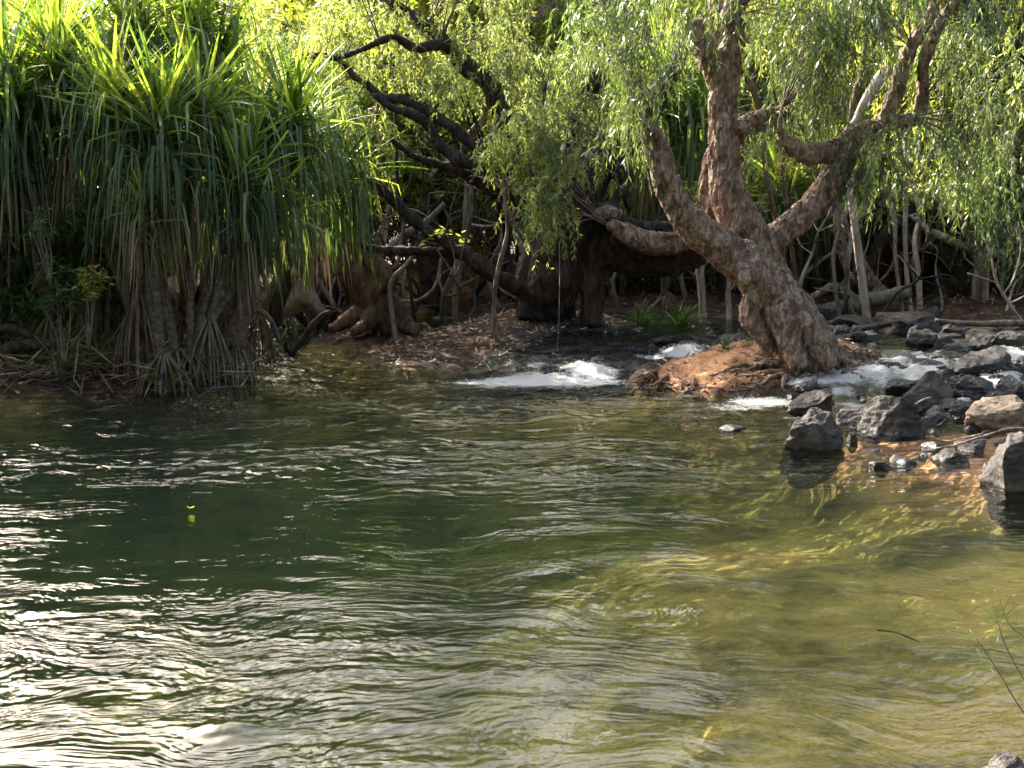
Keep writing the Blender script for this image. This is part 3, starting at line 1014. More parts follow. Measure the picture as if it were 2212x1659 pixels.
    B = [pxblob(1480, -20, 15.0, 90, 50, .9, 5), pxblob(1340, 60, 14.8, 110, 60, .9, 9), pxblob(1400, 160, 14.7, 70, 50, .7, 4), pxblob(1240, 40, 15.2, 90, 60, .9, 5),
         pxblob(1680, 40, 16.2, 70, 70, 1.2, 6), pxblob(1760, 30, 15.4, 90, 60, 1.2, 10), pxblob(1720, 150, 16.2, 70, 60, 1.0, 6), pxblob(1780, 200, 16.2, 60, 60, .8, 6),
         pxblob(1850, 60, 15.6, 70, 60, 1.0, 9), pxblob(1900, 10, 15.4, 90, 60, 1.2, 9), pxblob(2100, 60, 15.8, 110, 80, 1.3, 6), pxblob(2140, 200, 15.9, 80, 80, 1.2, 5),
         pxblob(2060, 260, 15.9, 70, 70, 1.1, 4), pxblob(1900, 310, 15.8, 60, 45, .7, 6), pxblob(1860, 370, 15.8, 50, 40, .6, 4), pxblob(2150, 330, 16.2, 70, 80, 1.0, 4),
         pxblob(1960, 330, 16.4, 60, 60, .8, 3), pxblob(2040, 400, 16.6, 70, 60, .8, 3), pxblob(1690, 260, 16.3, 50, 40, .5, 3), pxblob(1370, 240, 14.8, 45, 45, .5, 3),
         pxblob(1700, -250, 15.8, 110, 90, 1.4, 12), pxblob(1900, -300, 15.8, 140, 110, 1.5, 14), pxblob(2100, -320, 15.8, 140, 110, 1.5, 8), pxblob(1800, -450, 15.8, 150, 90, 1.5, 10), pxblob(2000, -480, 15.8, 150, 90, 1.5, 6),
         pxblob(1820, -120, 15.6, 160, 60, 1.5, 9), pxblob(2120, -130, 15.6, 140, 60, 1.5, 5), pxblob(2010, -60, 16.5, 120, 50, 1.5, 3)]
    crown(root, B, sk, M_L1, 22, .112, .017, 12, (.3, .75), 1.0, .15, .42)
    return root

main_tree()

# ------------------------------------------------------------------ generic traced tree
def traced_tree(name, label, base, limbs, mat, blobs=None, leafmat=None, detail=(.016, .009), voxel=None, cat='tree', group=None, lump=.16, ckw=None, barkname='trunk', Y=20.0):
    root = empty(name, base, label, cat, group)
    parts, sk = [], []
    for t_ in limbs:
        V, Fq, pts = limb(t_, Y, lump, 10 if voxel else 8)
        parts.append((V, Fq))
        sk += [list(p) for p in pts]
    V, Fq = join(parts)
    if voxel:
        V, Fq, no = remesh(V, Fq, voxel, 2)
        V = bark_detail(V, no, *detail)
    mk(barkname, local(V, root), Fq, mat, root)
    if blobs:
        crown(root, blobs, sk, leafmat, **(ckw or {}))
    return root

# dark many-stemmed tree in the middle
MID = traced_tree('dark_paperbark_tree', 'massive dark multi-stemmed tree on the leafy island with a thick low horizontal limb', P(1200, 680, 20.6), [
    [(1180, 690, 62, 20.6), (1195, 620, 58), (1200, 560, 60), (1215, 500, 62), (1235, 450, 58), (1262, 400, 50), (1300, 350, 42), (1345, 305, 36), (1400, 240, 29), (1435, 180, 21), (1462, 135, 15), (1480, 80, 10)],
    [(1150, 690, 40, 20.2), (1150, 600, 40, 20.3), (1165, 540, 36, 20.4)],
    [(1278, 705, 24, 19.8), (1280, 640, 26, 19.9), (1275, 560, 30, 20.0), (1262, 490, 40, 20.2), (1245, 440, 40, 20.4)],
    [(1230, 490, 60, 20.4), (1300, 520, 58, 20.2), (1370, 545, 55, 20.0), (1440, 550, 50, 19.9), (1500, 535, 40, 19.9), (1540, 520, 28, 20)],
    [(1330, 500, 22, 19.3), (1370, 522, 26, 19.3), (1430, 530, 26, 19.3), (1490, 515, 20, 19.4), (1530, 505, 14, 19.5)],
    [(1262, 480, 30, 20.0), (1290, 462, 26, 19.7), (1318, 455, 22, 19.6), (1332, 458, 14, 19.6)],
    [(1310, 462, 12, 19.7), (1350, 480, 13, 19.6), (1405, 490, 12, 19.5), (1460, 488, 11, 19.4), (1500, 478, 9, 19.3)],
    [(1360, 450, 8, 19.8), (1345, 400, 9, 19.8), (1320, 350, 8, 19.8), (1300, 300, 6, 19.8)],
    [(1300, 470, 10, 19.6), (1330, 430, 9, 19.6), (1360, 380, 9, 19.6), (1330, 330, 7, 19.6)],
    # left reaching limbs
    [(1190, 470, 34, 20.5), (1130, 370, 22, 20.4), (1060, 357, 16, 20.4), (1010, 352, 14, 20.3), (970, 330, 12, 20.2), (937, 300, 12, 20.2), (924, 267, 10, 20.1), (880, 243, 9, 20), (847, 233, 7, 20), (804, 203, 5, 20)],
    [(1200, 440, 30, 20.6), (1114, 347, 16, 20.7), (1054, 327, 14, 20.7), (1020, 310, 13, 20.7), (970, 270, 12, 20.6), (904, 233, 11, 20.5), (864, 213, 10, 20.4), (824, 213, 9, 20.4), (797, 187, 8, 20.3), (764, 163, 6, 20.2), (737, 133, 5, 20.2), (700, 118, 4, 20.2), (650, 120, 3, 20.2)],
    [(1170, 620, 24, 20.2), (1125, 620, 18, 20.1), (1060, 590, 15, 20), (1004, 550, 13, 19.9), (937, 507, 12, 19.8), (880, 463, 11, 19.8), (820, 405, 9, 19.7), (770, 370, 6, 19.6)],
    [(1070, 590, 12, 20), (1010, 552, 11, 20), (900, 543, 9, 20.1), (809, 538, 8, 20.2), (760, 520, 5, 20.3)],
    [(1210, 420, 34, 21), (1150, 340, 24, 21.2), (1080, 240, 20, 21.3), (1055, 180, 20, 21.4), (990, 127, 18, 21.5), (924, 60, 15, 21.6), (854, 10, 12, 21.7), (800, -50, 9, 21.7)],
    [(985, 120, 10, 21.4), (950, 97, 10, 21), (897, 103, 9, 20.6), (854, 80, 7, 20.3), (820, 90, 6, 20.1), (737, 123, 5, 20), (660, 125, 3, 19.9)],
    [(1050, 400, 8, 20.4), (1100, 320, 10, 20.5), (1140, 270, 8, 20.5), (1180, 190, 6, 20.5)],
    [(1240, 420, 24, 21), (1230, 330, 18, 21.2), (1260, 220, 14, 21.3), (1290, 120, 12, 21.3), (1310, 20, 9, 21.4), (1300, -80, 6, 21.4)],
    [(1265, 190, 22, 20), (1290, 175, 20, 19.8), (1312, 172, 12, 19.7)],
    [(1190, 450, 20, 20.6), (1080, 420, 12, 20.6), (990, 370, 9, 20.6), (900, 340, 7, 20.6), (840, 300, 5, 20.6)],
], M_DARK, [
    pxblob(760, -120, 21, 120, 80, 1.5, 14), pxblob(940, -180, 21, 130, 90, 1.5, 16), pxblob(1080, -120, 21, 110, 80, 1.5, 14), pxblob(860, -300, 21, 130, 80, 1.5, 12), pxblob(1030, -320, 21, 130, 80, 1.5, 12),
    pxblob(1010, 60, 21.3, 90, 60, 1.3, 12), pxblob(1110, 130, 21.0, 100, 60, 1.3, 14), pxblob(1220, 190, 20.6, 80, 60, 1.1, 11), pxblob(1150, 260, 19.3, 90, 50, .9, 11),
    pxblob(1110, 330, 18.8, 60, 40, .6, 6), pxblob(1180, 400, 18.6, 55, 55, .5, 7), pxblob(1165, 480, 18.6, 40, 35, .4, 3), pxblob(1290, 260, 20.3, 70, 60, .9, 7),
    pxblob(1280, 120, 20.8, 100, 60, 1.2, 12), pxblob(960, 180, 20.9, 80, 50, 1.0, 7), pxblob(880, 110, 21.2, 90, 50, 1.2, 9), pxblob(1260, 330, 18.9, 60, 40, .5, 4),
    pxblob(780, 60, 21.2, 90, 60, 1.3, 9), pxblob(700, 130, 20.6, 80, 50, 1.0, 9), pxblob(620, 180, 20.0, 80, 60, .9, 9), pxblob(560, 190, 18.4, 70, 60, .7, 8),
    pxblob(650, 270, 18.6, 80, 40, .6, 7), pxblob(640, 60, 21.2, 110, 60, 1.3, 9), pxblob(740, 200, 20.4, 60, 40, .7, 4), pxblob(1420, 110, 21.5, 80, 60, 1.0, 6),
    pxblob(1000, -60, 21, 160, 50, 1.6, 8), pxblob(1380, 300, 21.6, 50, 50, .5, 3), pxblob(700, 330, 18.6, 50, 25, .4, 3)],
    M_L2, voxel=.035, detail=(.022, .012), ckw=dict(nl=20, L=.12, Wd=.021, per=11, slen=(.25, .62), droop=.85, sig=.15, spread=.55))

_pl = [limb(t_, 19.3, .25, 12)[:2] for t_ in [  # bough's sunlit upper side, given paler bark on a mesh of its own
    [(1318, 482, 10, 19.0), (1345, 500, 20, 19.05), (1385, 518, 24, 19.05), (1430, 528, 24, 19.1), (1475, 522, 19, 19.2), (1510, 508, 10, 19.3)],
    [(1400, 510, 6, 19.0), (1440, 508, 7, 18.95), (1480, 503, 5, 18.95)],
    [(1288, 468, 12, 19.4), (1310, 458, 17, 19.3), (1330, 462, 13, 19.25), (1342, 455, 5, 19.2)]]]
_v, _f = join(_pl)
_v, _f, _n = remesh(_v, _f, .025, 2)
_v = bark_detail(_v, _n, .016, .012)
mk('sunlit_limb_side', local(_v, MID), _f, M_PAPER, MID)['label'] = 'sunlit upper side of the dark horizontal bough, painted on as paler bark'

# leaning brown trunk on the small mound left of the island
traced_tree('leaning_tree', 'thick brown flaky-barked trunk leaning left over the side channel', P(835, 700, 21.5), [
    [(850, 715, 36, 21.5), (832, 680, 44), (805, 640, 50), (775, 590, 50), (745, 545, 42), (718, 500, 34), (695, 450, 28), (668, 390, 22), (640, 320, 15), (600, 250, 9)],
    [(800, 640, 26, 21.3), (832, 600, 22, 21.2), (800, 560, 18, 21.2), (772, 520, 14, 21.2), (740, 450, 10, 21.2)],
    [(880, 712, 18, 21.2), (866, 680, 16, 21.2), (842, 645, 14, 21.2)],
    [(712, 712, 9, 21.3), (745, 695, 13, 21.3), (790, 670, 24, 21.4)],
    [(760, 718, 8, 21.0), (790, 700, 14, 21.1), (810, 670, 22, 21.3)],
    [(905, 720, 10, 21.1), (865, 700, 18, 21.2), (840, 680, 26, 21.4)],
    [(705, 445, 14, 21.4), (760, 380, 10, 21.6), (800, 300, 7, 21.8), (820, 220, 5, 22)]],
    M_BROWN, [pxblob(620, 260, 21.6, 90, 60, 1, 8), pxblob(800, 260, 22.2, 80, 60, 1, 8)], M_L2, voxel=.04, detail=(.03, .012), Y=21.5,
    ckw=dict(nl=22, L=.13, Wd=.024, per=9, slen=(.3, .8)))

traced_tree('grey_buttress_tree', 'pale grey fluted trunk leaning right behind the hanging pandanus leaves', P(650, 668, 23), [
    [(600, 676, 16, 23), (640, 650, 26), (662, 610, 24), (672, 570, 24), (688, 530, 22), (705, 480, 18), (730, 420, 14), (760, 350, 9)],
    [(620, 672, 14, 23), (632, 620, 18), (648, 570, 18), (665, 530, 14)],
    [(700, 680, 9, 22.8), (670, 645, 16, 22.9), (655, 610, 18, 23)]],
    M_PALE, [pxblob(740, 330, 23, 90, 60, 1, 8)], M_L3, voxel=.04, detail=(.03, .01), Y=23, ckw=dict(nl=16, L=.13, Wd=.035, per=8))

traced_tree('black_forked_tree', 'black forked trunk in deep shade at the mouth of the left channel', P(598, 700, 20.6), [
    [(598, 705, 12, 20.6), (600, 650, 16), (618, 600, 18), (645, 565, 18), (668, 530, 17), (682, 480, 15), (690, 420, 12), (700, 350, 8)],
    [(640, 590, 12, 20.6), (680, 560, 10), (705, 525, 8), (720, 480, 6)],
    [(596, 660, 8, 20.6), (570, 600, 6), (560, 540, 5), (548, 480, 4)]],
    M_DARK, None, None, voxel=.03, Y=20.6)

# right-hand background trees
traced_tree('leaning_pale_tree', 'pale pinkish trunk leaning left behind the driftwood log right of the big tree', P(1925, 670, 22.5), [
    [(1940, 690, 24, 22.4), (1922, 660, 22), (1890, 625, 18), (1862, 585, 16), (1848, 540, 15), (1825, 500, 17), (1800, 455, 17), (1785, 420, 14), (1765, 370, 10), (1740, 300, 8)],
    [(1860, 600, 12, 22.4), (1850, 560, 8, 22.3), (1842, 520, 6, 22.3), (1825, 480, 5)],
    [(1870, 620, 9, 22.2), (1838, 600, 7, 22.1), (1822, 560, 6, 22.1), (1812, 500, 5, 22), (1830, 450, 4, 22), (1850, 420, 3)]],
    M_PAPER, [pxblob(1740, 290, 22.5, 80, 50, 1, 9)], M_L2, voxel=.03, Y=22.5, ckw=dict(nl=20, L=.13, Wd=.025, per=8))

traced_tree('black_bent_tree', 'black bent stem with rising forked arms standing behind the rocks on the right', P(1870, 640, 23), [
    [(1880, 650, 15, 23), (1882, 590, 14), (1895, 540, 14), (1920, 500, 14), (1960, 470, 11), (2000, 457, 10), (2035, 448, 8), (2050, 436, 5)],
    [(1955, 472, 10, 23), (1975, 440, 8), (1993, 420, 7), (2005, 395, 4)],
    [(1860, 640, 9, 22.8), (1850, 570, 8), (1855, 520, 8), (1872, 490, 8), (1895, 465, 6), (1915, 440, 3)],
    [(1905, 450, 6, 23.2), (1870, 430, 5), (1850, 410, 4)]],
    M_DARK, [pxblob(2000, 395, 22.6, 60, 30, .6, 5)], M_L3, voxel=None, Y=23, ckw=dict(nl=14, L=.14, Wd=.035, per=6, slen=(.2, .45)))

traced_tree('pale_twisted_tree', 'slim pale stem crowned with thin whitish crooked branches far right', P(2140, 640, 22.5), [
    [(2120, 665, 16, 22.5), (2118, 620, 16), (2122, 580, 14), (2125, 545, 12)],
    [(2172, 548, 9, 22.3), (2120, 545, 10), (2075, 530, 9), (2040, 512, 8), (2010, 500, 7), (1985, 480, 5), (1965, 465, 3)],
    [(2120, 560, 9, 22.5), (2090, 500, 7), (2070, 470, 6), (2055, 440, 5), (2070, 425, 4), (2090, 440, 5), (2110, 438, 3)],
    [(2125, 560, 10, 22.6), (2150, 500, 7), (2160, 430, 6), (2185, 340, 5), (2200, 240, 4)]],
    M_PALE, [pxblob(2160, 300, 22.5, 80, 100, 1, 14), pxblob(2100, 440, 22, 70, 60, .7, 8), pxblob(2170, 470, 21.6, 60, 60, .6, 7)], M_L1, voxel=.03, Y=22.5,
    ckw=dict(nl=20, L=.13, Wd=.022, per=9))

traced_tree('sprawling_dark_tree', 'dark sprawling trunk with low curved limbs at the right edge of the far bank', P(2080, 660, 23.5), [
    [(1985, 600, 10, 23.8), (2010, 545, 14), (2040, 560, 20), (2070, 590, 26), (2095, 630, 30), (2110, 665, 26)],
    [(2212, 610, 12, 23.4), (2160, 600, 16), (2120, 620, 22), (2100, 650, 26)],
    [(2040, 560, 14, 23.6), (2000, 540, 12), (1950, 530, 12), (1915, 510, 9), (1890, 470, 7), (1880, 420, 6), (1870, 350, 4)],
    [(2020, 668, 30, 23.3), (2035, 640, 26), (2060, 610, 20)],
    [(2125, 620, 14, 23.4), (2180, 560, 12), (2212, 500, 9), (2240, 400, 7), (2230, 280, 5)]],
    M_DARK, [pxblob(2230, 260, 23, 90, 80, 1, 12), pxblob(1880, 330, 23.5, 80, 70, 1, 12)], M_L2, voxel=.035, Y=23.5, ckw=dict(nl=20, L=.13, Wd=.025, per=9))

traced_tree('dry_twiggy_shrub', 'bare twiggy sapling with thin pale forked stems at the right edge above the water', P(2150, 690, 18.6), [
    [(2212, 700, 3, 18.4), (2170, 640, 3), (2150, 600, 3), (2140, 550, 2), (2120, 500, 2)],
    [(2165, 640, 2, 18.4), (2190, 600, 2), (2205, 540, 1.6), (2200, 480, 1.5)],
    [(2150, 610, 2, 18.4), (2120, 600, 1.6), (2090, 590, 1.4)],
    [(2180, 655, 2, 18.4), (2212, 640, 2), (2240, 600, 1.4)]],
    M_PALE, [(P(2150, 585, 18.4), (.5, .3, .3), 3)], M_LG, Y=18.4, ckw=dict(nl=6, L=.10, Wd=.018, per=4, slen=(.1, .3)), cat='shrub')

# slim pale stems in the thicket, each a sapling of its own
SAPS = [
    ('upright pale sapling stem rising right of the forked limb, tallest of the pale poles', [(1960, 610, 5), (1955, 500, 5), (1958, 400, 6), (1957, 330, 5), (1960, 270, 4), (1985, 230, 3)], 21.6, M_PALE, 4),
    ('pale sapling pole left of the tallest pole in the right thicket', [(1935, 560, 4), (1932, 480, 5), (1920, 420, 5), (1905, 360, 3)], 21.8, M_PALE, 3),
    ('pale forked dead sapling leaning right beside the pale pink trunk', [(1830, 600, 5), (1838, 520, 5), (1850, 470, 5), (1875, 420, 5), (1900, 385, 3)], 21.4, M_PALE, 0),
    ('crooked dry sapling between the two big paperbark limbs on the right', [(1800, 570, 4), (1812, 500, 4), (1838, 440, 4), (1845, 390, 3)], 21.2, M_LOG, 0),
    ('slim leafless stem hanging in front of the dark middle tree', [(1068, 690, 5), (1070, 620, 5), (1082, 560, 5), (1096, 500, 4), (1092, 440, 4), (1088, 380, 3), (1100, 330, 2)], 18.9, M_TWIG, 2),
    ('thin whitish curved branchlet standing on the sand bank left of the island', [(860, 655, 4), (900, 650, 4), (935, 625, 3), (948, 590, 3), (955, 540, 3)], 22.5, M_PALE, 0),
    ('straight pale stick leaning right by the foot of the leaning brown trunk', [(842, 620, 5), (870, 580, 5), (890, 555, 4), (915, 525, 3)], 21.0, M_PALE, 0),
    ('grey stick leaning beside the straight pale stick near the leaning trunk', [(836, 608, 5), (858, 570, 5), (866, 530, 4), (872, 480, 3)], 21.2, M_LOG, 0),
    ('thick grey leaning stem behind the leaning brown trunk in deep shade', [(800, 575, 10), (840, 540, 11), (880, 505, 10), (920, 480, 8), (960, 440, 5)], 22.5, M_LOG, 0),
    ('mottled upright sapling between the horizontal limb and the big leaning trunk', [(1518, 690, 8), (1516, 630, 8), (1512, 570, 9), (1520, 520, 8), (1510, 440, 5)], 20.8, M_PALE, 3),
    ('brown sapling stem right of the vertical trunk against yellow leaves', [(1700, 450, 5), (1690, 380, 5), (1700, 300, 5), (1725, 200, 6), (1735, 120, 5), (1740, 60, 3)], 22, M_BROWN, 6),
    ('dark crooked sapling against the yellow leaves just right of the vertical trunk', [(1680, 500, 5), (1660, 400, 6), (1640, 250, 6), (1625, 190, 7), (1600, 150, 5), (1590, 100, 3)], 21.5, M_BROWN, 5),
    ('broken brown snag standing in the leaves left of the upper right limbs', [(1850, 500, 7), (1840, 400, 7), (1835, 300, 8), (1850, 200, 9), (1870, 130, 8), (1880, 60, 5)], 22, M_BROWN, 5),
    ('pale forked limb catching the sun high behind the right-hand fork', [(1830, 330, 8), (1850, 260, 9), (1875, 210, 11), (1900, 170, 14), (1925, 140, 12), (1950, 100, 8)], 20.5, M_PALE, 4),
    ('thin dark vertical twin stems in the yellow leaves left of the middle tree', [(860, 400, 4), (858, 300, 5), (853, 220, 5), (850, 150, 4), (856, 80, 3)], 22, M_DARK, 4),
]
for lab, tr, Y, mt, nb in SAPS:
    bl = None
    a, b = tr[-1][0], tr[-1][1]
    q0 = P(tr[0][0], tr[0][1], Y)
    gz = float(max(terrain_z(q0.x, q0.y), water_level(q0.x, q0.y) - .1)) - .05
    if q0.z > gz + .03:      # carry the foot of the stem down to the ground
        yy0 = tr[0][1]
        while P(tr[0][0], yy0, Y).z > gz:
            yy0 += 3
        tr = [(tr[0][0] + .12 * (yy0 - tr[0][1]), yy0, tr[0][2] * 1.15)] + tr
    if nb:
        bl = [pxblob(a, b - 10, Y, 50, 45, .5, nb * 2)]
    traced_tree('sapling', lab, P(tr[0][0], tr[0][1], Y), [tr], mt, bl, M_L3, Y=Y, ckw=dict(nl=14, L=.13, Wd=.032, per=6, slen=(.2, .5)), barkname='stem', cat='sapling')

# ------------------------------------------------------------------ pandanus
def strap_leaves(base, axis_up, n, L, Wd, el_lo, el_hi, droop, kink, rnd_lo=0, rnd_hi=1, jit=.04, seg=7):
    """long strap leaves from one point: el angle above horizontal; kink: fraction where it folds down"""
    az = RNG.random(n) * 2 * np.pi
    el = RNG.uniform(el_lo, el_hi, n)
    Ls = L * RNG.uniform(.7, 1.15, n)
    wd = Wd * RNG.uniform(.7, 1.15, n)
    t = np.linspace(0, 1, seg)
    out = np.stack([np.cos(az), np.sin(az), np.zeros(n)], -1)
    side = np.stack([-np.sin(az), np.cos(az), np.zeros(n)], -1)
    tw = RNG.normal(size=n) * .5
    pos = np.repeat((np.asarray(base) + RNG.normal(size=(n, 3)) * jit)[:, None], seg, 1)
    ang = el.copy()
    kk = kink * RNG.uniform(.6, 1.5, n)
    dl = Ls / (seg - 1)
    pts = [pos[:, 0].copy()]
    cur = pos[:, 0].copy()
    dirs = []
    for i in range(seg):
        d = out * np.cos(ang)[:, None] + np.array([0, 0, 1.0]) * np.sin(ang)[:, None]
        dirs.append(d)
        if i < seg - 1:
            cur = cur + d * dl[:, None]
            pts.append(cur.copy())
            tt = (i + 1) / (seg - 1)
            tgt = np.where(tt > kk, -1.45, ang - droop / seg)
            ang = np.where(tt > kk, ang + (tgt - ang) * .85, ang - droop / seg)
    pts = np.stack(pts, 1)
    dirs = np.stack(dirs, 1)
    wprof = np.array([.8, 1, 1, .95, .85, .6, .06]) if seg == 7 else np.interp(t, [0, .2, .8, 1], [.8, 1, .7, .05])
    sd = side[:, None, :] * np.cos(tw)[:, None, None] + np.cross(dirs, side[:, None, :]) * np.sin(tw)[:, None, None] * .7
    nrm = np.cross(sd, dirs)
    hw = (wd[:, None] * wprof[None] * .5)[..., None]
    a = pts + sd * hw + nrm * hw * .45
    b = pts - sd * hw + nrm * hw * .45
    V = np.stack([a, pts, b], 2)
    V = V.reshape(-1, 3)
    i, j = np.meshgrid(np.arange(seg - 1), np.arange(2), indexing='ij')
    q = np.stack([i * 3 + j, i * 3 + j + 1, (i + 1) * 3 + j + 1, (i + 1) * 3 + j], -1).reshape(1, -1, 4)
    Fq = (q + (np.arange(n) * seg * 3)[:, None, None]).reshape(-1, 4)
    r = np.repeat(RNG.uniform(rnd_lo, rnd_hi, n), seg * 3)
    return V, Fq, r

def pandanus(label, base, top, crowns, Y, s=1.0, hang=1.0, roots=True, stem_r=.052, nl=74, dead=True, group=None):
    """base, top: traced px of the root spread and the stem foot; crowns: list of (fx, fy, Y)"""
    bp = P(base[0], base[1], Y)
    bz = float(max(terrain_z(bp.x, bp.y), water_level(bp.x, bp.y) - .12))
    root = empty('pandanus', (bp.x, bp.y, bz), label, 'pandanus', group)
    foot = P(top[0], top[1], Y)
    if roots and len(crowns) == 1 and s >= .9:
        c0 = crowns[0]
        crowns = [c0, (c0[0] + random.uniform(-75, 75), c0[1] + random.uniform(50, 120), c0[2] + random.uniform(.15, .7))]
        if c0[1] < 200:
            crowns.append((c0[0] + random.uniform(-60, 60), c0[1] - random.uniform(10, 60), c0[2] + .6))
    st, lv, hv, dv = [], [], [], []
    for c in crowns:
        cp = P(c[0], c[1], c[2])
        m1 = foot.lerp(cp, .35) + Vector((random.uniform(-.1, .1), random.uniform(-.1, .1), 0))
        m2 = foot.lerp(cp, .75) + Vector((random.uniform(-.12, .12), random.uniform(-.1, .1), -.08))
        st.append(tube([foot, m1, m2, cp], [stem_r, stem_r * .9, stem_r * .8, stem_r * .7], 9, .05, .12, c[0]))
        up = np.array(cp)
        lv.append(strap_leaves(up, None, int(nl * .36), 1.15 * s, .050 * s, .6, 1.5, .3, 2.0, jit=.06))
        lv.append(strap_leaves(up, None, int(nl * .22), 1.2 * s, .058 * s, .3, 1.3, .5, .8, jit=.10))
        lv.append(strap_leaves(up - [0, 0, .05], None, int(nl * .45), 1.3 * s, .047 * s, -.1, .9, .8, .6, jit=.10))
        k = max(1, int(3 * hang))
        for q in range(k):
            f = q / k
            pz = np.array(cp.lerp(m2, .05 + .6 * f))
            hv.append(strap_leaves(pz, None, int(nl * .33), (1.15 + .18 * q) * s * random.uniform(.8, 1.15), .042 * s, -.7 - .2 * f, .6 - .3 * f, .9, .26, jit=.12))
        if dead:
            dv.append(strap_leaves(np.array(m2), None, int(nl * .35), 1.3 * s, .03 * s, -1.2, -.2, .8, .15))
    V, Fq = join(st)
    mk('stem', local(V, root), Fq, M_PSTEM, root)
    for nm, lst, mt in (('crown', lv, M_PAN), ('hanging_leaves', hv, M_PANH), ('dead_leaves', dv, M_PDEAD)):
        if not lst:
            continue
        V, Fq = join([(a, b) for a, b, _ in lst])
        mk(nm, local(V, root), Fq, mt, root, smooth=False, attrs={'rnd': np.concatenate([c for _, _, c in lst])})
    if roots:
        n = 19
        rt = []
        for i in range(n):
            a = 2 * math.pi * i / n + random.uniform(-.2, .2)
            rr = random.uniform(.16, .42)
            h = max(foot.z - bz, .3)
            p0 = Vector((foot.x + .05 * math.cos(a), foot.y + .05 * math.sin(a), foot.z + random.uniform(-.05, .12)))
            ex, ey = foot.x + rr * math.cos(a), foot.y + rr * math.sin(a)
            ez = float(max(terrain_z(ex, ey), water_level(ex, ey) - .15)) - .03
            p2 = Vector((ex, ey, ez))
            mid = p0.lerp(p2, .5) + Vector((.05 * math.cos(a), .05 * math.sin(a), .04))
            rt.append(tube([p0, mid, p2], [.017 * random.uniform(.6, 1.3), .015, .013], 6, .08, .12, i))
        V, Fq = join(rt)
        mk('prop_roots', local(V, root), Fq, M_PROOT, root)
    return root

PAN = [
    ('pandanus whose green rosette opens at the centre of the left clump', (353, 850), (353, 780), [(346, 265, 15.2)], 15.2, dict()),
    ('sunlit pandanus with bright spiky rosette left of the clump centre', (385, 850), (382, 772), [(240, 222, 15.4)], 15.5, dict()),
    ('pandanus whose upright rosette stands right of the clump centre', (415, 846), (410, 772), [(437, 225, 15.7)], 15.6, dict()),
    ('pandanus leaning right over the water with lit orange stem', (480, 832), (452, 700), [(528, 380, 15.8)], 15.7, dict(s=.9, hang=1.3)),
    ('dark thick-stemmed pandanus at the right corner of the clump by the channel', (503, 828), (508, 752), [(632, 250, 17.0)], 16.1, dict(stem_r=.13, hang=1.6)),
    ('pandanus with sunlit upright rosette highest left, above the yellow hanging leaves', (300, 835), (287, 690), [(123, 145, 15.8)], 16.2, dict(hang=1.3)),
    ('pandanus with sunlit drooping leaves at the left edge of the frame', (120, 800), (110, 700), [(20, 190, 15.6)], 16.4, dict(hang=1.4)),
    ('tall pandanus whose rosette touches the top of the frame left of centre', (330, 815), (322, 650), [(292, 60, 16.6)], 16.8, dict()),
    ('tall pandanus behind the clump with its rosette cut by the top frame edge', (400, 800), (400, 700), [(412, 50, 17.2)], 17.4, dict()),
    ('back pandanus with long curtain of grey green leaves over the channel bank', (560, 730), (560, 690), [(715, 320, 19.2)], 19.4, dict(hang=1.6, s=1.05)),
    ('small low pandanus rosette nested under the big rosettes', (290, 820), (300, 640), [(317, 437, 15.0)], 15.6, dict(s=.6, hang=.8, nl=50)),
    ('pandanus with broad curtain of shaded leaves between the clump and the channel', (520, 760), (515, 720), [(560, 300, 17.4)], 17.8, dict(hang=1.6)),
    ('low pandanus hidden at the far left behind the sand spit', (20, 800), (10, 720), [(-60, 330, 16.5), (60, 360, 16.8)], 17.0, dict(hang=1.3)),
    ('twin-headed dark pandanus filling the gap behind the big leaning trunk', (1440, 665), (1435, 640), [(1440, 175, 22.2), (1390, 250, 22.6), (1500, 260, 22.0)], 22.6, dict(s=1.25, hang=1.2)),
    ('low bluish pandanus deep behind the right-hand limb', (1690, 640), (1690, 600), [(1690, 420, 23.0), (1750, 450, 24.0)], 23.5, dict(s=1.2, hang=1.0)),
    ('shaded pandanus thicket head low behind the right fork', (1760, 650), (1760, 620), [(1850, 440, 25.0), (1620, 470, 25)], 25.0, dict(s=1.2, hang=1.2)),
]
for lab, b, t_, cr, Y, kw in PAN:
    pandanus(lab, b, t_, cr, Y, **kw)

def copy_tree(o):
    r = o.copy()
    COL.objects.link(r)
    for c in o.children:
        d = c.copy()
        COL.objects.link(d)
        d.parent = r
    return r

_srcs = [o for o in bpy.data.objects if o.name.startswith('pandanus') and o.parent is None][:4]
for _i, (_x, _y) in enumerate([(-8.6, 18.4), (-7.4, 19.8), (-6.2, 18.9), (-5.0, 20.6), (-9.6, 20.6), (-6.8, 22.5), (-8.8, 24.0), (-5.4, 24.2), (-10.8, 17.6), (8.2, 26.0), (10.5, 27.0)]):
    _o = copy_tree(_srcs[_i % 4])
    _o.location = (_x, _y, float(terrain_z(_x, _y)) - .05)
    _o.rotation_euler = (0, 0, _i * 1.3)
    _o.scale = (.95, .95, .95)
    tag(_o, 'shaded pandanus behind the front row on the left bank' if _x < 0 else 'shaded pandanus deep in the thicket on the far right bank', 'pandanus', 'pandanus behind the left clump' if _x < 0 else 'pandanus in the right thicket')

def rosette(name, label, pos, n, L, Wd, mat, el=(.5, 1.4), droop=.9, cat='plant', group=None, kink=2.0):
    root = empty(name, pos, label, cat, group)
    V, Fq, r = strap_leaves((0, 0, 0), None, n, L, Wd, el[0], el[1], droop, kink, jit=.05)
    mk('leaves', V, Fq, mat, root, smooth=False, attrs={'rnd': r})
    return root

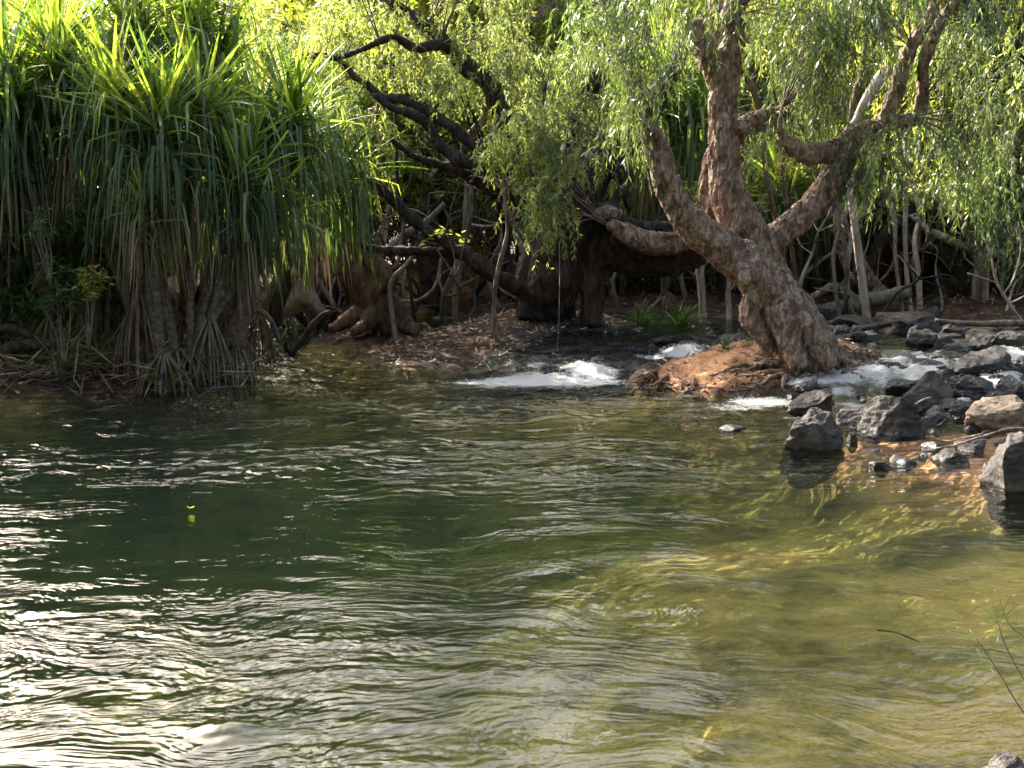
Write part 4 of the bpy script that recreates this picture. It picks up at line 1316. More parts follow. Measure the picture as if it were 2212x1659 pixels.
for (a, b, Lh, lab) in [(135, 815, .95, 'young pandanus tuft with long dark blades on the left bank beside the grey root'),
                        (205, 790, .8, 'upright young green pandanus tuft below the sunlit leafy sprig'),
                        (370, 850, .5, 'short young tuft at the front foot of the prop roots'),
                        (475, 800, .45, 'small bright green tuft among the prop roots at the clump corner'),
                        (60, 790, .9, 'dark bladed tuft at the far left of the bank')]:
    h = hitT(a, b)
    rosette('young_pandanus', lab, h, 34, Lh, .03, M_PAN)
for i, (a, b, yy, lab) in enumerate([(1390, 668, 20.6, 'clump of long grass blades under the horizontal limb, left of the pair'),
                        (1470, 672, 20.3, 'clump of long arching grass blades under the horizontal limb, right of the pair')]):
    h = P(a, b, yy)
    h.z = float(terrain_z(h.x, h.y))
    rosette('grass_clump', lab, h, 130, .62, .020, M_LG, (.35, 1.5), 1.3, 'grass clump')

# ------------------------------------------------------------------ leafy sprigs on the left bank and over the channel
def sprig(label, centres, base, Y, mat, n=26, L=.13, Wd=.03, cat='shrub'):
    bp = P(base[0], base[1], Y)
    root = empty('leafy_shrub', bp, label, cat)
    st, lf, rr = [], [], []
    for (a, b) in centres:
        c = P(a, b, Y)
        mid = bp.lerp(c, .55) + Vector((random.uniform(-.08, .08), random.uniform(-.05, .05), .05))
        st.append(tube([bp, mid, c], [.012, .008, .004], 5, .1, .1))
        B = np.array(c) + RNG.normal(size=(n, 3)) * .05
        D = unit(RNG.normal(size=(n, 3)) * np.array([1, 1, .5]) + np.array([0, 0, -.15]))
        V, Fq = leaf_quads(B, D, L * RNG.uniform(.7, 1.2, n), Wd)
        lf.append((V, Fq))
        rr.append(np.repeat(RNG.random(n), 4))
    V, Fq = join(st)
    mk('stem', local(V, root), Fq, M_TWIG, root)
    V, Fq = join(lf)
    mk('leaves', local(V, root), Fq, mat, root, smooth=False, attrs={'rnd': np.concatenate(rr)})
    return root

sprig('bright green leafy sprig catching the sun low in front of the left clump', [(195, 590), (205, 615), (180, 600), (220, 600), (200, 640), (190, 625)], (190, 760), 14.9, M_L3, 26, .14, .034)
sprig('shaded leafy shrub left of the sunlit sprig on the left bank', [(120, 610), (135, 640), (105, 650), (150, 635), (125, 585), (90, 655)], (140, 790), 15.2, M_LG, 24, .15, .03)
sprig('narrow-leaved sprig high at the left against the dark curtain', [(80, 475), (95, 490), (70, 500), (90, 460)], (110, 620), 15.0, M_L1, 20, .14, .02)
sprig('pair of bright round-leaved sprays in front of the dark diagonal branches', [(930, 512), (1005, 515), (960, 500)], (985, 600), 19.5, M_L3, 10, .13, .05)
sprig('yellow leaf cluster beneath the right limb, nearest the fork', [(1875, 392), (1860, 400), (1885, 380)], (1880, 470), 21.0, M_YLEAF, 14, .17, .045)
sprig('yellow leaf cluster in the right thicket above the pale twisted branch', [(2040, 380), (2025, 370), (2050, 395), (2000, 350)], (2030, 450), 21.0, M_YLEAF, 14, .17, .045)
sprig('small bright leaf cluster in the thicket just right of the tall pale pole', [(1985, 405), (1970, 395)], (1985, 470), 21.2, M_L3, 14, .15, .04)
sprig('bright leaf sprig beside the pale crooked twig at far right', [(2060, 410), (2085, 430), (2100, 450)], (2070, 480), 21.4, M_L3, 14, .15, .035)
sprig('bright green leafy patch against the shade left of the stubby limb', [(1700, 350), (1680, 360), (1725, 365), (1690, 385)], (1700, 450), 20.5, M_L3, 18, .16, .035)

# slender weed hanging over the water at the lower right, close to the camera
def near_weed():
    Y = 5.2
    root = empty('riverside_weed', P(2260, 1600, 5.0), 'slender weed with long narrow leaves leaning over the water at lower right', 'plant')
    st = []
    stems = [[(2290, 1620, 5.0), (2212, 1540, 5.0), (2150, 1440, 5.1), (2095, 1360, 5.2)],
             [(2290, 1560, 5.2), (2220, 1480, 5.2), (2170, 1390, 5.3), (2150, 1320, 5.3)],
             [(2300, 1500, 5.2), (2240, 1400, 5.3), (2180, 1350, 5.4), (2160, 1295, 5.4)]]
    for s_ in stems:
        st.append(tube([P(*q) for q in s_], [.004, .003, .0025, .0015], 5, .05))
    V, Fq = join(st)
    mk('stem', local(V, root), Fq, M_GRASS, root)
    lf = []
    rr = []
    leaves = [((2078, 1332), (2000, 1328)), ((2078, 1334), (2068, 1360)), ((2150, 1328), (2090, 1320)), ((2165, 1330), (2190, 1280)), ((2165, 1345), (2110, 1345)), ((2165, 1340), (2212, 1310)),
              ((2160, 1350), (2155, 1385)), ((2165, 1345), (2212, 1370)), ((2110, 1385), (2045, 1365)), ((2120, 1420), (2095, 1400)), ((2130, 1440), (2065, 1415)), ((2140, 1440), (2090, 1460)),
              ((2140, 1445), (2150, 1475)), ((2120, 1385), (2150, 1370)), ((2180, 1400), (2230, 1380)), ((2190, 1480), (2250, 1470)), ((2100, 1480), (2070, 1500)), ((2200, 1350), (2180, 1300))]
    for a, b in leaves:
        p0, p1 = P(a[0], a[1], 5.2), P(b[0], b[1], 5.05)
        n = 6
        d = p1 - p0
        sd = np.array(d.cross(Vector((0, 1, .3))).normalized())
        up = np.array([0, 0, 1.0])
        V = []
        for i in range(n):
            t = i / (n - 1)
            c = np.array(p0) + np.array(d) * t + up * (.10 * d.length * math.sin(t * math.pi))
            h = .0046 * math.sin(min(1, t * 1.4 + .12) * math.pi) ** .7 if t < .95 else .0003
            V += [c + sd * h, c - sd * h + np.array([0, .003, 0])]
        Fq = [[2 * i, 2 * i + 1, 2 * i + 3, 2 * i + 2] for i in range(n - 1)]
        lf.append((np.array(V), np.array(Fq)))
        rr.append(np.full(2 * n, random.random()))
    V, Fq = join(lf)
    mk('leaves', local(V, root), Fq, M_GRASS, root, smooth=True, attrs={'rnd': np.concatenate(rr)})

near_weed()

# ------------------------------------------------------------------ background trees
def proto_tree(kind, seed):
    rs = random.Random(seed)
    root = bpy.data.objects.new('background_tree', None)
    COL.objects.link(root)
    parts, sk = [], []
    for s in range(rs.randint(2, 4)):
        a = rs.uniform(0, 6.28)
        h = rs.uniform(5.0, 6.6)
        lean = rs.uniform(.5, 2.0)
        pts = [(0, 0, -.3)]
        x = y = 0
        for i in range(1, 7):
            f = i / 6
            x = lean * f ** 1.2 * math.cos(a) + rs.uniform(-.25, .25)
            y = lean * f ** 1.2 * math.sin(a) + rs.uniform(-.25, .25)
            pts.append((x, y, h * f))
        r0 = rs.uniform(.09, .2)
        parts.append(tube(pts, [r0 * (1 - .13 * i) for i in range(7)], 8, .25, .15, seed + s))
        sk += pts[2:]
        for b in range(5):
            i = rs.randint(1, 5)
            p0 = pts[i]
            aa = rs.uniform(0, 6.28)
            L_ = rs.uniform(.8, 2.2)
            q = [p0, (p0[0] + L_ * .5 * math.cos(aa), p0[1] + L_ * .5 * math.sin(aa), p0[2] + L_ * rs.uniform(.0, .4)),
                 (p0[0] + L_ * math.cos(aa), p0[1] + L_ * math.sin(aa), p0[2] + L_ * rs.uniform(.1, .7))]
            parts.append(tube(q, [.05, .035, .018], 6, .2, .15, b))
            sk += q[1:]
    V, Fq = join(parts)
    mk('trunk', V, Fq, M_DARK if kind != 1 else M_BROWN, root)
    blobs = []
    nb = 15
    for i in range(nb):
        f = rs.random()
        z = 1.6 + 5.6 * f ** .75
        rr_ = 2.6 * math.sin(min(1, .22 + f * .8) * math.pi) ** .5
        a = rs.uniform(0, 6.28)
        q = rs.uniform(.2, 1) * rr_
        blobs.append(((q * math.cos(a), q * math.sin(a), z), (rs.uniform(.7, 1.2), rs.uniform(.7, 1.2), rs.uniform(.45, .8)), 10))
    if kind == 0:
        crown(root, blobs, sk, M_L2, 20, .16, .030, 8, (.4, .9), 1.0, .28, .4)
    elif kind == 1:
        crown(root, blobs, sk, M_L3, 15, .17, .055, 9, (.3, .7), .4, .3, .8)
    else:
        crown(root, blobs, sk, M_L1, 20, .16, .028, 8, (.4, 1.0), 1.1, .28, .4)
    return root

PROTOS = [proto_tree(0, 21), proto_tree(1, 22), proto_tree(2, 23), proto_tree(1, 24)]
LABB = ['tall drooping-leaved tree in the sunlit wall of foliage behind the river', 'broad-leaved yellow green tree in the wall of foliage behind the river',
        'grey green tree in the wall of foliage behind the river', 'bushy broad-leaved tree in the wall of foliage behind the river']
used = [False] * 4

def copy_tree(o):
    r = o.copy()
    COL.objects.link(r)
    for c in o.children:
        d = c.copy()
        COL.objects.link(d)
        d.parent = r
    return r

rs = random.Random(99)
spots = []
for row, (yy, n, half) in enumerate([(26.5, 8, 12), (30, 9, 14), (35, 10, 17), (41, 11, 21), (49, 11, 26)]):
    for i in range(n):
        x = -half + 2 * half * (i + .5) / n + rs.uniform(-.8, .8) + (row % 2) * .8
        y = yy + rs.uniform(-1.5, 1.5)
        spots.append((x, y, row))
# bank trees either side of the frame, left ones added to shade the bank
spots += [(-10.5, 15.0, 9), (-9.5, 19.0, 9), (-13, 22, 9), (-13.5, 12, 9), (-12, 17.5, 9), (11.5, 20, 9), (13, 15, 9), (12.5, 25, 9), (-8.2, 22.5, 9), (10.0, 24, 9)]
spots += [(-9, -4, 8), (-5, -7, 8), (0, -6, 8), (5, -7, 8), (9, -4, 8), (-12, 3, 8), (12, 3, 8), (-2.5, -11, 8), (3, -12, 8), (11.5, 8.5, 8), (-12, 8, 8)]  # unseen trees around the camera, added to cut sky light on the trunks
for i, (x, y, row) in enumerate(spots):
    k = rs.choice([0, 1, 1, 3, 3]) if x < 1 else rs.choice([0, 1, 2, 1, 3, 3])
    if not used[k]:
        o = PROTOS[k]
        used[k] = True
    else:
        o = copy_tree(PROTOS[k])
    z = float(terrain_z(x, y)) - .1
    top = 8.2 if x < 0 else 9.6
    s = {0: .78, 1: .95, 2: 1.05, 3: 1.15, 4: 1.25, 9: .95 if x > 0 else .78, 8: 1.35}[row] * rs.uniform(.9, 1.1) * (1.0 if x < 0 else 1.08)
    if row < 9 and row != 8 and x > -8 and abs(x / y - .11) > .035 + 1.8 / y:
        s *= ((1.3, 1.25, 1.0, .95, .95) if x < 0 else (1.1, 1.1, 1.0, .95, .95))[row]
    o.location = (x, y, z)
    o.scale = (s * 1.1, s * 1.1, s)
    o.rotation_euler = (0, 0, rs.uniform(0, 6.28))
    az = x / max(y, .1)
    where = 'behind the pandanus clump' if az < -.22 else 'behind the side channel' if az < -.08 else 'behind the dark middle tree' if az < .06 else 'behind the big leaning trunk' if az < .22 else 'above the right-hand thicket'
    rowd = ['nearest row', 'second row', 'third row', 'fourth row', 'farthest row'][row] if row < 5 else None
    kd = ['drooping-leaved tree', 'broad-leaved yellow green tree', 'grey green tree', 'bushy broad-leaved tree'][k]
    if rowd:
        lb = kd + ' ' + where + ', in the ' + rowd
    elif row == 8:
        lb = kd + ' on the near bank at the photographer\'s side'
    else:
        lb = kd + ' on the ' + ('left, added to shade the' if x < 0 else 'right') + ' bank beside the frame edge'
    tag(o, lb, 'tree', 'trees: ' + lb)

# understorey shrubs in the shade between the trunks
def proto_shrub(seed, mat, L, Wd):
    rs_ = random.Random(seed)
    root = bpy.data.objects.new('understorey_shrub', None)
    COL.objects.link(root)
    parts, sk = [], []
    for s in range(9):
        a = rs_.uniform(0, 6.28)
        h = rs_.uniform(1.0, 2.4)
        l = rs_.uniform(.3, 1.2)
        q = [(0.1 * math.cos(a), .1 * math.sin(a), -.1), (l * .4 * math.cos(a), l * .4 * math.sin(a), h * .55), (l * math.cos(a), l * math.sin(a), h)]
        parts.append(tube(q, [.028, .02, .01], 6, .15, .2, s))
        sk += q[1:]
    V, Fq = join(parts)
    mk('stems', V, Fq, M_LOG, root)
    blobs = [((rs_.uniform(-.9, .9), rs_.uniform(-.9, .9), rs_.uniform(.8, 2.4)), (.6, .6, .4), 6) for _ in range(8)]
    crown(root, blobs, sk, mat, 14, L, Wd, 7, (.25, .6), .7, .2, .7)
    return root

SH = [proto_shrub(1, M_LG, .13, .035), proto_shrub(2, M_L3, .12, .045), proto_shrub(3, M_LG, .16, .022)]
SHL = ['dark leafy understorey shrub in the shade on the far bank', 'lighter green understorey shrub on the far bank', 'narrow-leaved understorey shrub on the far bank']
su = [False] * 3
for i in range(72):
    while True:
        y = rs.uniform(23.5, 31) if i < 40 else rs.uniform(16.8, 30)
        x = rs.uniform(-.46 * y, .46 * y) if i < 40 else rs.uniform(-.5 * y, -2.5)
        if (i < 40 and float(poly_sd(np.array([x]), np.array([y]), FARB)[0]) > .9) or (i >= 40 and float(poly_sd(np.array([x]), np.array([y]), BANK_L)[0]) > 1.2):
            if not (-4.5 < x < 1.0 and y < 27.6):
                break
    k = rs.randint(0, 2)
    if not su[k]:
        o = SH[k]
        su[k] = True
    else:
        o = copy_tree(SH[k])
    s = rs.uniform(.8, 1.35)
    o.location = (x, y, float(terrain_z(x, y)) - .05)
    o.scale = (s, s, s)
    o.rotation_euler = (0, 0, rs.uniform(0, 6.28))
    az = x / y
    where = 'behind the pandanus clump' if az < -.22 else 'behind the side channel' if az < -.08 else 'behind the dark middle tree' if az < .06 else 'behind the big leaning trunk' if az < .22 else 'in the right-hand thicket'
    lb = ['dark leafy', 'lighter green', 'narrow-leaved'][k] + ' understorey shrub in shade ' + where
    tag(o, lb, 'shrub', 'shrubs: ' + lb)

# dark bare tangle stems, each a thin crooked tree
def proto_tangle(seed):
    rs_ = random.Random(seed)
    root = bpy.data.objects.new('crooked_stem', None)
    COL.objects.link(root)
    parts = []
    pts = [(0, 0, -.2)]
    x = y = 0
    for i in range(1, 7):
        x += rs_.uniform(-.25, .45)
        y += rs_.uniform(-.2, .2)
        pts.append((x, y, .62 * i))
    parts.append(tube(pts, [.055 - .006 * i for i in range(7)], 7, .1, .2, seed))
    for b in range(6):
        p0 = pts[rs_.randint(1, 6)]
        dx = rs_.choice([-1, 1])
        L_ = rs_.uniform(.6, 1.6)
        parts.append(tube([p0, (p0[0] + dx * L_ * .4, p0[1] + rs_.uniform(-.2, .2), p0[2] + L_ * rs_.uniform(-.1, .4)), (p0[0] + dx * L_, p0[1] + rs_.uniform(-.3, .3), p0[2] + L_ * rs_.uniform(0, .9))], [.026, .018, .008], 5, .1, .2, b))
    V, Fq = join(parts)
    mk('stem', V, Fq, (M_DARK, M_LOG, M_DARK, M_PALE)[seed % 4], root)
    return root

TGN = [1, 2, 3, 4]
TG = [proto_tangle(s_) for s_ in TGN]
tu = [False] * 4
for i in range(140):
    k = i % 4
    if not tu[k]:
        o = TG[k]
        tu[k] = True
    else:
        o = copy_tree(TG[k])
    y = rs.uniform(22.8, 27) if i < 108 else rs.uniform(20.8, 24)
    while True:
        x = rs.uniform(-.42 * y, .44 * y) if i < 72 else (rs.uniform(-5.2, 1.5) if i < 108 else rs.uniform(3.5, 11))
        if rs.random() < (1 if -5 < x < 1 else .55):
            break
    s = rs.uniform(.6, 1.3)
    o.location = (x, y, float(max(terrain_z(x, y), water_level(x, y) - .1)))
    o.scale = (s, s, s)
    if i >= 72:
        s *= .75
        o.scale = (s, s, s)
    o.rotation_euler = (rs.uniform(-.35, .35), rs.uniform(-.5, .5) * (1.9 if i >= 72 else 1), rs.uniform(0, 6.28))
    az = x / y
    where = 'behind the pandanus clump' if az < -.22 else 'behind the side channel' if az < -.08 else 'behind the dark middle tree' if az < .06 else 'behind the big leaning trunk' if az < .22 else 'in the right-hand thicket'
    lb = 'thin crooked ' + ('dark' if TGN[k] % 2 == 0 else 'greyish') + ' bare stem ' + where
    tag(o, lb, 'bare stem', 'stems: ' + lb)

# ------------------------------------------------------------------ rocks
def ico(sub):
    import bmesh
    bm = bmesh.new()
    bmesh.ops.create_icosphere(bm, subdivisions=sub, radius=1)
    V = np.array([v.co[:] for v in bm.verts])
    Fq = np.array([[v.index for v in f.verts] for f in bm.faces])
    bm.free()
    return V, Fq

_icoV, _icoF = ico(6)
_icoVs, _icoFs = ico(4)

def rock_shape(seed, sx, sy, sz, big=True, cuts=13, peak=0.0, soft=.03):
    r = np.random.default_rng(seed)
    V, Fq = (_icoV, _icoF) if big else (_icoVs, _icoFs)
    V = V.copy()
    for i in range(cuts):
        n = unit(r.normal(size=3) * np.array([1, 1, .8]))
        if i == 0:
            n = unit(np.array([peak * -.6, -.3, 1.0]))
        d = r.uniform(.52, .82)
        s = V @ n - d
        V = V - np.outer(np.where(s > 0, s * (1 - soft * 3), 0), n)
    m = np.abs(V).max(0)
    V = V / m
    x0, x1 = V[:, 0].min(), V[:, 0].max()
    V[:, 2] *= 1 + peak * (V[:, 0])
    V[:, 2] /= V[:, 2].max()
    V = V * np.array([sx, sy, sz])
    c = V / max(sx, sz)
    q = seed * 3.7
    nz = .6 * fbm(c[:, 0] * 2.2 + q, c[:, 1] * 2.2, c[:, 2] * 2.6, 4)
    rid = np.abs(fbm(c[:, 0] * 1.6 + q, c[:, 1] * 1.6 + 3, c[:, 2] * 3.5, 3))
    fine = fbm(c[:, 0] * 9 + q, c[:, 1] * 9, c[:, 2] * 9, 4)
    k = min(sx, sz, sy)
    V = V * (1 + (.12 * nz - .10 * rid)[:, None]) + unit(V) * (fine * .016 * k)[:, None]
    return V, Fq

# cx, base y, width, height (view px), depth ratio, peak, material, yaw, label
ROCKS = [
    (1769, 974, 138, 92, .8, -.15, 'r', 'grey wedge-shaped boulder standing alone at the pool edge, nearest the middle of the river'),
    (1763, 898, 102, 57, .8, .1, 'r', 'rounded dark boulder with cream sunlit streaks below the white cascade'),
    (1937, 940, 132, 88, .8, -.1, 'r', 'large blocky grey boulder with sunlit left edge in the shallows'),
    (1843, 924, 90, 40, .8, 0, 'r', 'low flat slab wedged between the wedge-shaped boulder and the blocky boulder'),
    (2004, 880, 135, 78, .7, .45, 'r', 'sloping grey boulder rising to a point at its right behind the blocky boulder'),
    (1943, 858, 102, 42, .7, .1, 'd', 'smooth wet black rock with water sliding over it beside the cascade'),
    (2124, 872, 102, 60, .8, -.2, 'd', 'dark trapezoid boulder between the two chutes at the right'),
    (2170, 930, 150, 78, .8, .15, 't', 'big pale-topped boulder with sunlit left face at the right edge of the frame'),
    (2205, 1060, 150, 128, .8, .0, 'r', 'large rugged boulder at the right frame edge, nearest of the big ones'),
    (2027, 899, 50, 25, .8, 0, 'd', 'small dark stone behind the blocky boulder'),
    (2087, 902, 56, 40, .8, 0, 'd', 'small pointed dark rock in front of the trapezoid boulder'),
    (2125, 814, 140, 68, .7, .35, 'd', 'long slanting wet black rock with knobbly top above the cascades'),
    (1974, 722, 124, 48, .9, .0, 'r', 'wide flat-topped grey boulder upstream, end of the long driftwood pole'),
    (2008, 694, 54, 34, .8, .1, 'r', 'pyramid-topped grey rock behind the flat-topped boulder'),
    (1791, 692, 82, 32, .8, .0, 'r', 'broad grey rock at the foot of the far log'),
    (1858, 688, 64, 22, .8, 0, 'd', 'low dark rock beside the broad grey rock near the far log'),
    (1822, 727, 42, 26, .8, .1, 'r', 'left of two small pointed rocks behind the bright green grass tuft'),
    (1858, 738, 46, 38, .8, -.2, 'd', 'right of two small pointed rocks behind the bright green grass tuft'),
    (1981, 740, 46, 38, .8, -.3, 'r', 'dark notched rock below the flat-topped boulder'),
    (2000, 748, 66, 38, .8, .1, 'r', 'mottled sloping rock leaning on the notched rock'),
    (2056, 737, 62, 36, .8, 0, 'r', 'rounded dark grey rock right of the notched rock'),
    (2047, 757, 60, 30, .8, -.1, 'r', 'low pale grey rock in front of the rounded dark grey rock'),
    (2124, 762, 64, 38, .8, .3, 'r', 'grey rock with a lit rounded left corner above the slanting wet rock'),
    (2186, 760, 76, 46, .8, .0, 'r', 'domed dark rock at the right edge upstream'),
    (2127, 735, 88, 24, .7, 0, 't', 'flat tan-topped slab catching the sun in the upstream rocks'),
    (2127, 694, 70, 18, .7, 0, 't', 'low tan rock behind the driftwood pole at the right'),
    (2040, 676, 38, 15, .7, .3, 't', 'small bright orange tan stone lit on the far waterline'),
    (1857, 708, 112, 26, .7, -.1, 'r', 'layered slab rock with pale ledges beside the upstream chute'),
    (1841, 957, 24, 26, .8, 0, 'r', 'small upright stone touching the right side of the wedge-shaped boulder'),
    (1891, 950, 34, 13, .8, 0, 'd', 'tiny flat dark stone in the shallows below the slab'),
    (2025, 970, 58, 15, .7, -.2, 'd', 'flat almond-shaped dark stone in the sandy shallows'),
    (2057, 998, 86, 28, .7, .1, 'r', 'low rounded stone barely above the sandy shallows'),
    (2195, 862, 70, 54, .8, .2, 'd', 'dark rock at the right frame edge behind the pale-topped boulder'),
    (2203, 812, 46, 36, .8, .0, 'd', 'dark rock at the right frame edge beside the upper chute'),
    (2080, 845, 52, 34, .8, .0, 'd', 'wet dark rock tucked behind the sloping pointed boulder'),
    (2208, 926, 30, 28, .8, .0, 't', 'small pale stone perched by the foot of the pale-topped boulder'),
    (2134, 1020, 18, 22, .8, .0, 't', 'small cream stone stuck to the left foot of the nearest big boulder'),
    (2195, 955, 44, 20, .8, .0, 't', 'small sunlit stone behind the nearest big boulder'),
    (1752, 852, 50, 36, .8, .2, 'd', 'black rock at the lip where the white cascade splits'),
    (1585, 930, 64, 12, .7, .0, 'd', 'drowned black rock just breaking the surface below the tree mound'),
    (2180, 1690, 110, 56, .9, .0, 'r', 'smooth grey rock cut by the bottom right corner'),
    (1440, 742, 60, 14, .8, 0, 'd', 'low wet rock in the sheet of water above the middle cascade'),
    (1585, 735, 60, 14, .8, .1, 'd', 'low wet rock just left of the big tree foot'),
    (1880, 728, 46, 18, .8, 0, 'd', 'small wet rock in the stream under the flat-topped boulder'),
    (2085, 712, 60, 18, .8, 0, 'r', 'low grey rock half hidden behind the driftwood pole'),
    (2190, 722, 60, 26, .8, .1, 'r', 'grey rock at the right edge just in front of the driftwood pole'),
    (1700, 800, 30, 12, .8, 0, 'd', 'small dark stone at the right edge of the earth mound'),
    (1650, 700, 46, 14, .8, 0, 'd', 'small shaded stone behind the big tree trunk'),
    (1720, 690, 60, 20, .8, 0, 'r', 'grey stone just right of the big trunk at the far waterline'),
    (1905, 700, 40, 16, .8, 0, 'd', 'shaded stone at the foot of the leaning pale trunk'),
]
RM = {'r': M_ROCK, 'd': M_ROCKD, 't': M_ROCKT}
for i, (cx, by, wd, hg, dr, pk, mt, lab) in enumerate(ROCKS):
    h = hitW(cx, by)
    s = px(h.y)
    sx, sz = wd * s * .56, hg * s
    sy = sx * dr
    V, Fq = rock_shape(40 + i, sx, sy, sz * .86, wd > 40, peak=pk)
    zb = h.z + hg * s * .10
    wl = h.z
    zz = V[:, 2] + zb
    wet = np.clip(1 - (zz - wl) / (.05 + .05 * (fbm(V[:, 0] * 6, V[:, 1] * 6, V[:, 2] * 6, 2) + .5)), 0, 1)
    ob = mk('boulder' if wd >= 80 else 'rock', V, Fq, RM[mt], None, attrs={'wet': wet})
    ob.location = (h.x, h.y + sy * .55, zb)
    tag(ob, lab, 'boulder' if wd >= 80 else 'rock')

FR = [rock_shape(300 + k, 1, .75, .42, True) for k in range(5)]
FRM = []
fr_rs = random.Random(31)
placed = []
for i in range(300):
    if len(placed) >= 34:
        break
    a, b = fr_rs.uniform(1690, 2260), fr_rs.uniform(696, 800)
    if a < 1900 and b > 735:
        continue
    h = hitW(a, b)
    if any((h.x - q.x) ** 2 + ((h.y - q.y) * .8) ** 2 < .12 for q in placed):
        continue
    k = len(placed) % 5
    if len(FRM) < 5:
        V, Fq = FR[k]
        ob = mk('flat_rock', V, Fq, M_ROCKD if k % 2 else M_ROCK, None, attrs={'wet': np.clip(.8 - V[:, 2] * 3, 0, 1)})
        FRM.append(ob)
    else:
        ob = FRM[k].copy()
        COL.objects.link(ob)
    sz_ = fr_rs.uniform(.2, .46)
    ob.location = (h.x, h.y, h.z - .01)
    ob.scale = (sz_, sz_, sz_ * .8)
    ob.rotation_euler = (0, 0, fr_rs.uniform(-.6, .6))
    side = 'beside the big leaning trunk' if a < 1850 else ('at the right frame edge' if a > 2100 else 'below the driftwood pole')
    tag(ob, ('low flat black rock washed by the stream ' if k % 2 else 'low flat grey rock in the stream ') + side, 'rock', 'flat stream rocks ' + side + (' black' if k % 2 else ' grey'))
    placed.append(h)

for i in range(22):
    a, b = fr_rs.uniform(1860, 2250), fr_rs.uniform(788, 925)
    h = hitW(a, b)
    k = i % 5
    ob = FRM[k].copy()
    COL.objects.link(ob)
    sz_ = fr_rs.uniform(.10, .22)
    ob.location = (h.x, h.y, h.z)
    ob.scale = (sz_, sz_, sz_ * 1.5)
    ob.rotation_euler = (fr_rs.uniform(-.3, .3), fr_rs.uniform(-.3, .3), fr_rs.uniform(0, 6.28))
    tag(ob, ('jagged black rock' if k % 2 else 'jagged dark grey rock') + ' wedged between the big boulders in the cascade', 'rock', 'jagged cascade rocks' + (' black' if k % 2 else ' grey'))
    ob.name = 'rock'

# small stones in the rapids and shallows
pv, pf = [], None
PB = []
for k in range(3):
    V, Fq = rock_shape(200 + k, 1, .8, .55, False)
    wet = np.clip(1 - (V[:, 2] + .1) / .35, 0, 1)
    ob = mk('stone', V, Fq, (M_ROCK, M_ROCKD, M_ROCKD)[k], None, attrs={'wet': wet})
    PB.append(ob)
pu = [False] * 3
for i in range(60):
    if i < 44:
        a, b = rs.uniform(1700, 2230), rs.uniform(700, 950)
    else:
        a, b = rs.uniform(1880, 2230), rs.uniform(930, 1010)
    h = hitW(a, b)
    k = rs.randint(0, 2)
    if not pu[k]:
        ob = PB[k]
        pu[k] = True
    else:
        ob = PB[k].copy()
        COL.objects.link(ob)
    s = rs.uniform(.04, .13)
    ob.location = (h.x, h.y, h.z - .01)
    ob.scale = (s, s, s)
    ob.rotation_euler = (rs.uniform(-.3, .3), rs.uniform(-.3, .3), rs.uniform(0, 6.28))
    tag(ob, ['small greyish stone poking out between the boulders', 'small black wet stone poking out between the boulders', 'small flat black stone poking out between the boulders'][k], 'stone', 'small stones between the boulders ' + 'abc'[k])

# ------------------------------------------------------------------ logs, driftwood, sticks
def woody(name, label, trs, mat, Y, cat, lump=.18, seg=10, voxel=None):
    parts = [limb(t_, Y, lump, seg)[:2] for t_ in trs]
    V, Fq = join(parts)
    if voxel:
        V, Fq, no = remesh(V, Fq, voxel, 2)
        V = bark_detail(V, no, .03 if name == 'root_stump' else .012, .03 if name == 'root_stump' else .006, 9, 7)
    c = P(trs[0][0][0], trs[0][0][1], Y)
    ob = mk(name, V - np.array(c), Fq, mat)
    ob.location = c
    return tag(ob, label, cat)

woody('fallen_log', 'long weathered log on the far bank right of the big leaning trunk', [[(1710, 660, 8, 21.6), (1740, 672, 14), (1790, 672, 17), (1860, 652, 17), (1920, 640, 16), (1967, 630, 14)], [(1720, 655, 6, 21.4), (1760, 640, 7), (1800, 620, 9), (1840, 640, 9), (1870, 665, 8)]], M_LOG, 21.6, 'log', voxel=.03)
woody('driftwood_pole', 'long smooth driftwood pole lying level across the upstream rocks at the right', [[(2020, 692, 5, 17.6), (2060, 697, 6), (2120, 700, 6), (2170, 698, 7), (2240, 700, 7), (2320, 702, 6)]], M_LOG, 17.6, 'driftwood')
woody('driftwood_branch', 'dark short pole propped against the left of the flat-topped boulder', [[(1862, 712, 4, 17.0), (1890, 706, 5), (1925, 700, 5)]], M_DARK, 17.0, 'driftwood')
woody('driftwood_snag', 'black crooked snag sticking up out of the left channel water', [[(622, 758, 7, 18.9), (640, 752, 8), (652, 735, 9), (665, 715, 8), (680, 697, 8), (700, 680, 7), (715, 674, 5)], [(622, 760, 7, 18.9), (618, 748, 5), (616, 738, 3)], [(630, 766, 8, 18.8), (636, 754, 9), (648, 745, 6)]], M_DARK, 18.9, 'driftwood')
woody('bent_stick', 'pale stick arching from the clump down into the channel', [[(530, 672, 4, 17.2), (550, 671, 5), (570, 676, 6), (585, 692, 6), (595, 712, 6), (603, 733, 5)], [(603, 735, 4, 17.2), (612, 722, 4), (618, 710, 3)]], M_LOG, 17.2, 'stick')
woody('exposed_root', 'fat grey root lying along the left bank below the dark tufts', [[(0, 765, 14, 15.7), (40, 747, 15), (90, 744, 14), (150, 750, 9)], [(-20, 730, 8, 16.2), (20, 706, 9), (60, 724, 8), (110, 740, 6)]], M_DARK, 15.7, 'root')
woody('fallen_branch', 'thin dry branch trailing in the sandy shallows toward the nearest big boulder', [[(2020, 969, 2, 11.0), (2060, 963, 2.2), (2100, 950, 2.5), (2150, 935, 3), (2180, 928, 5), (2240, 928, 6)], [(2060, 950, 1.5, 11.3), (2120, 938, 2)]], M_LOG, 11.0, 'branch')
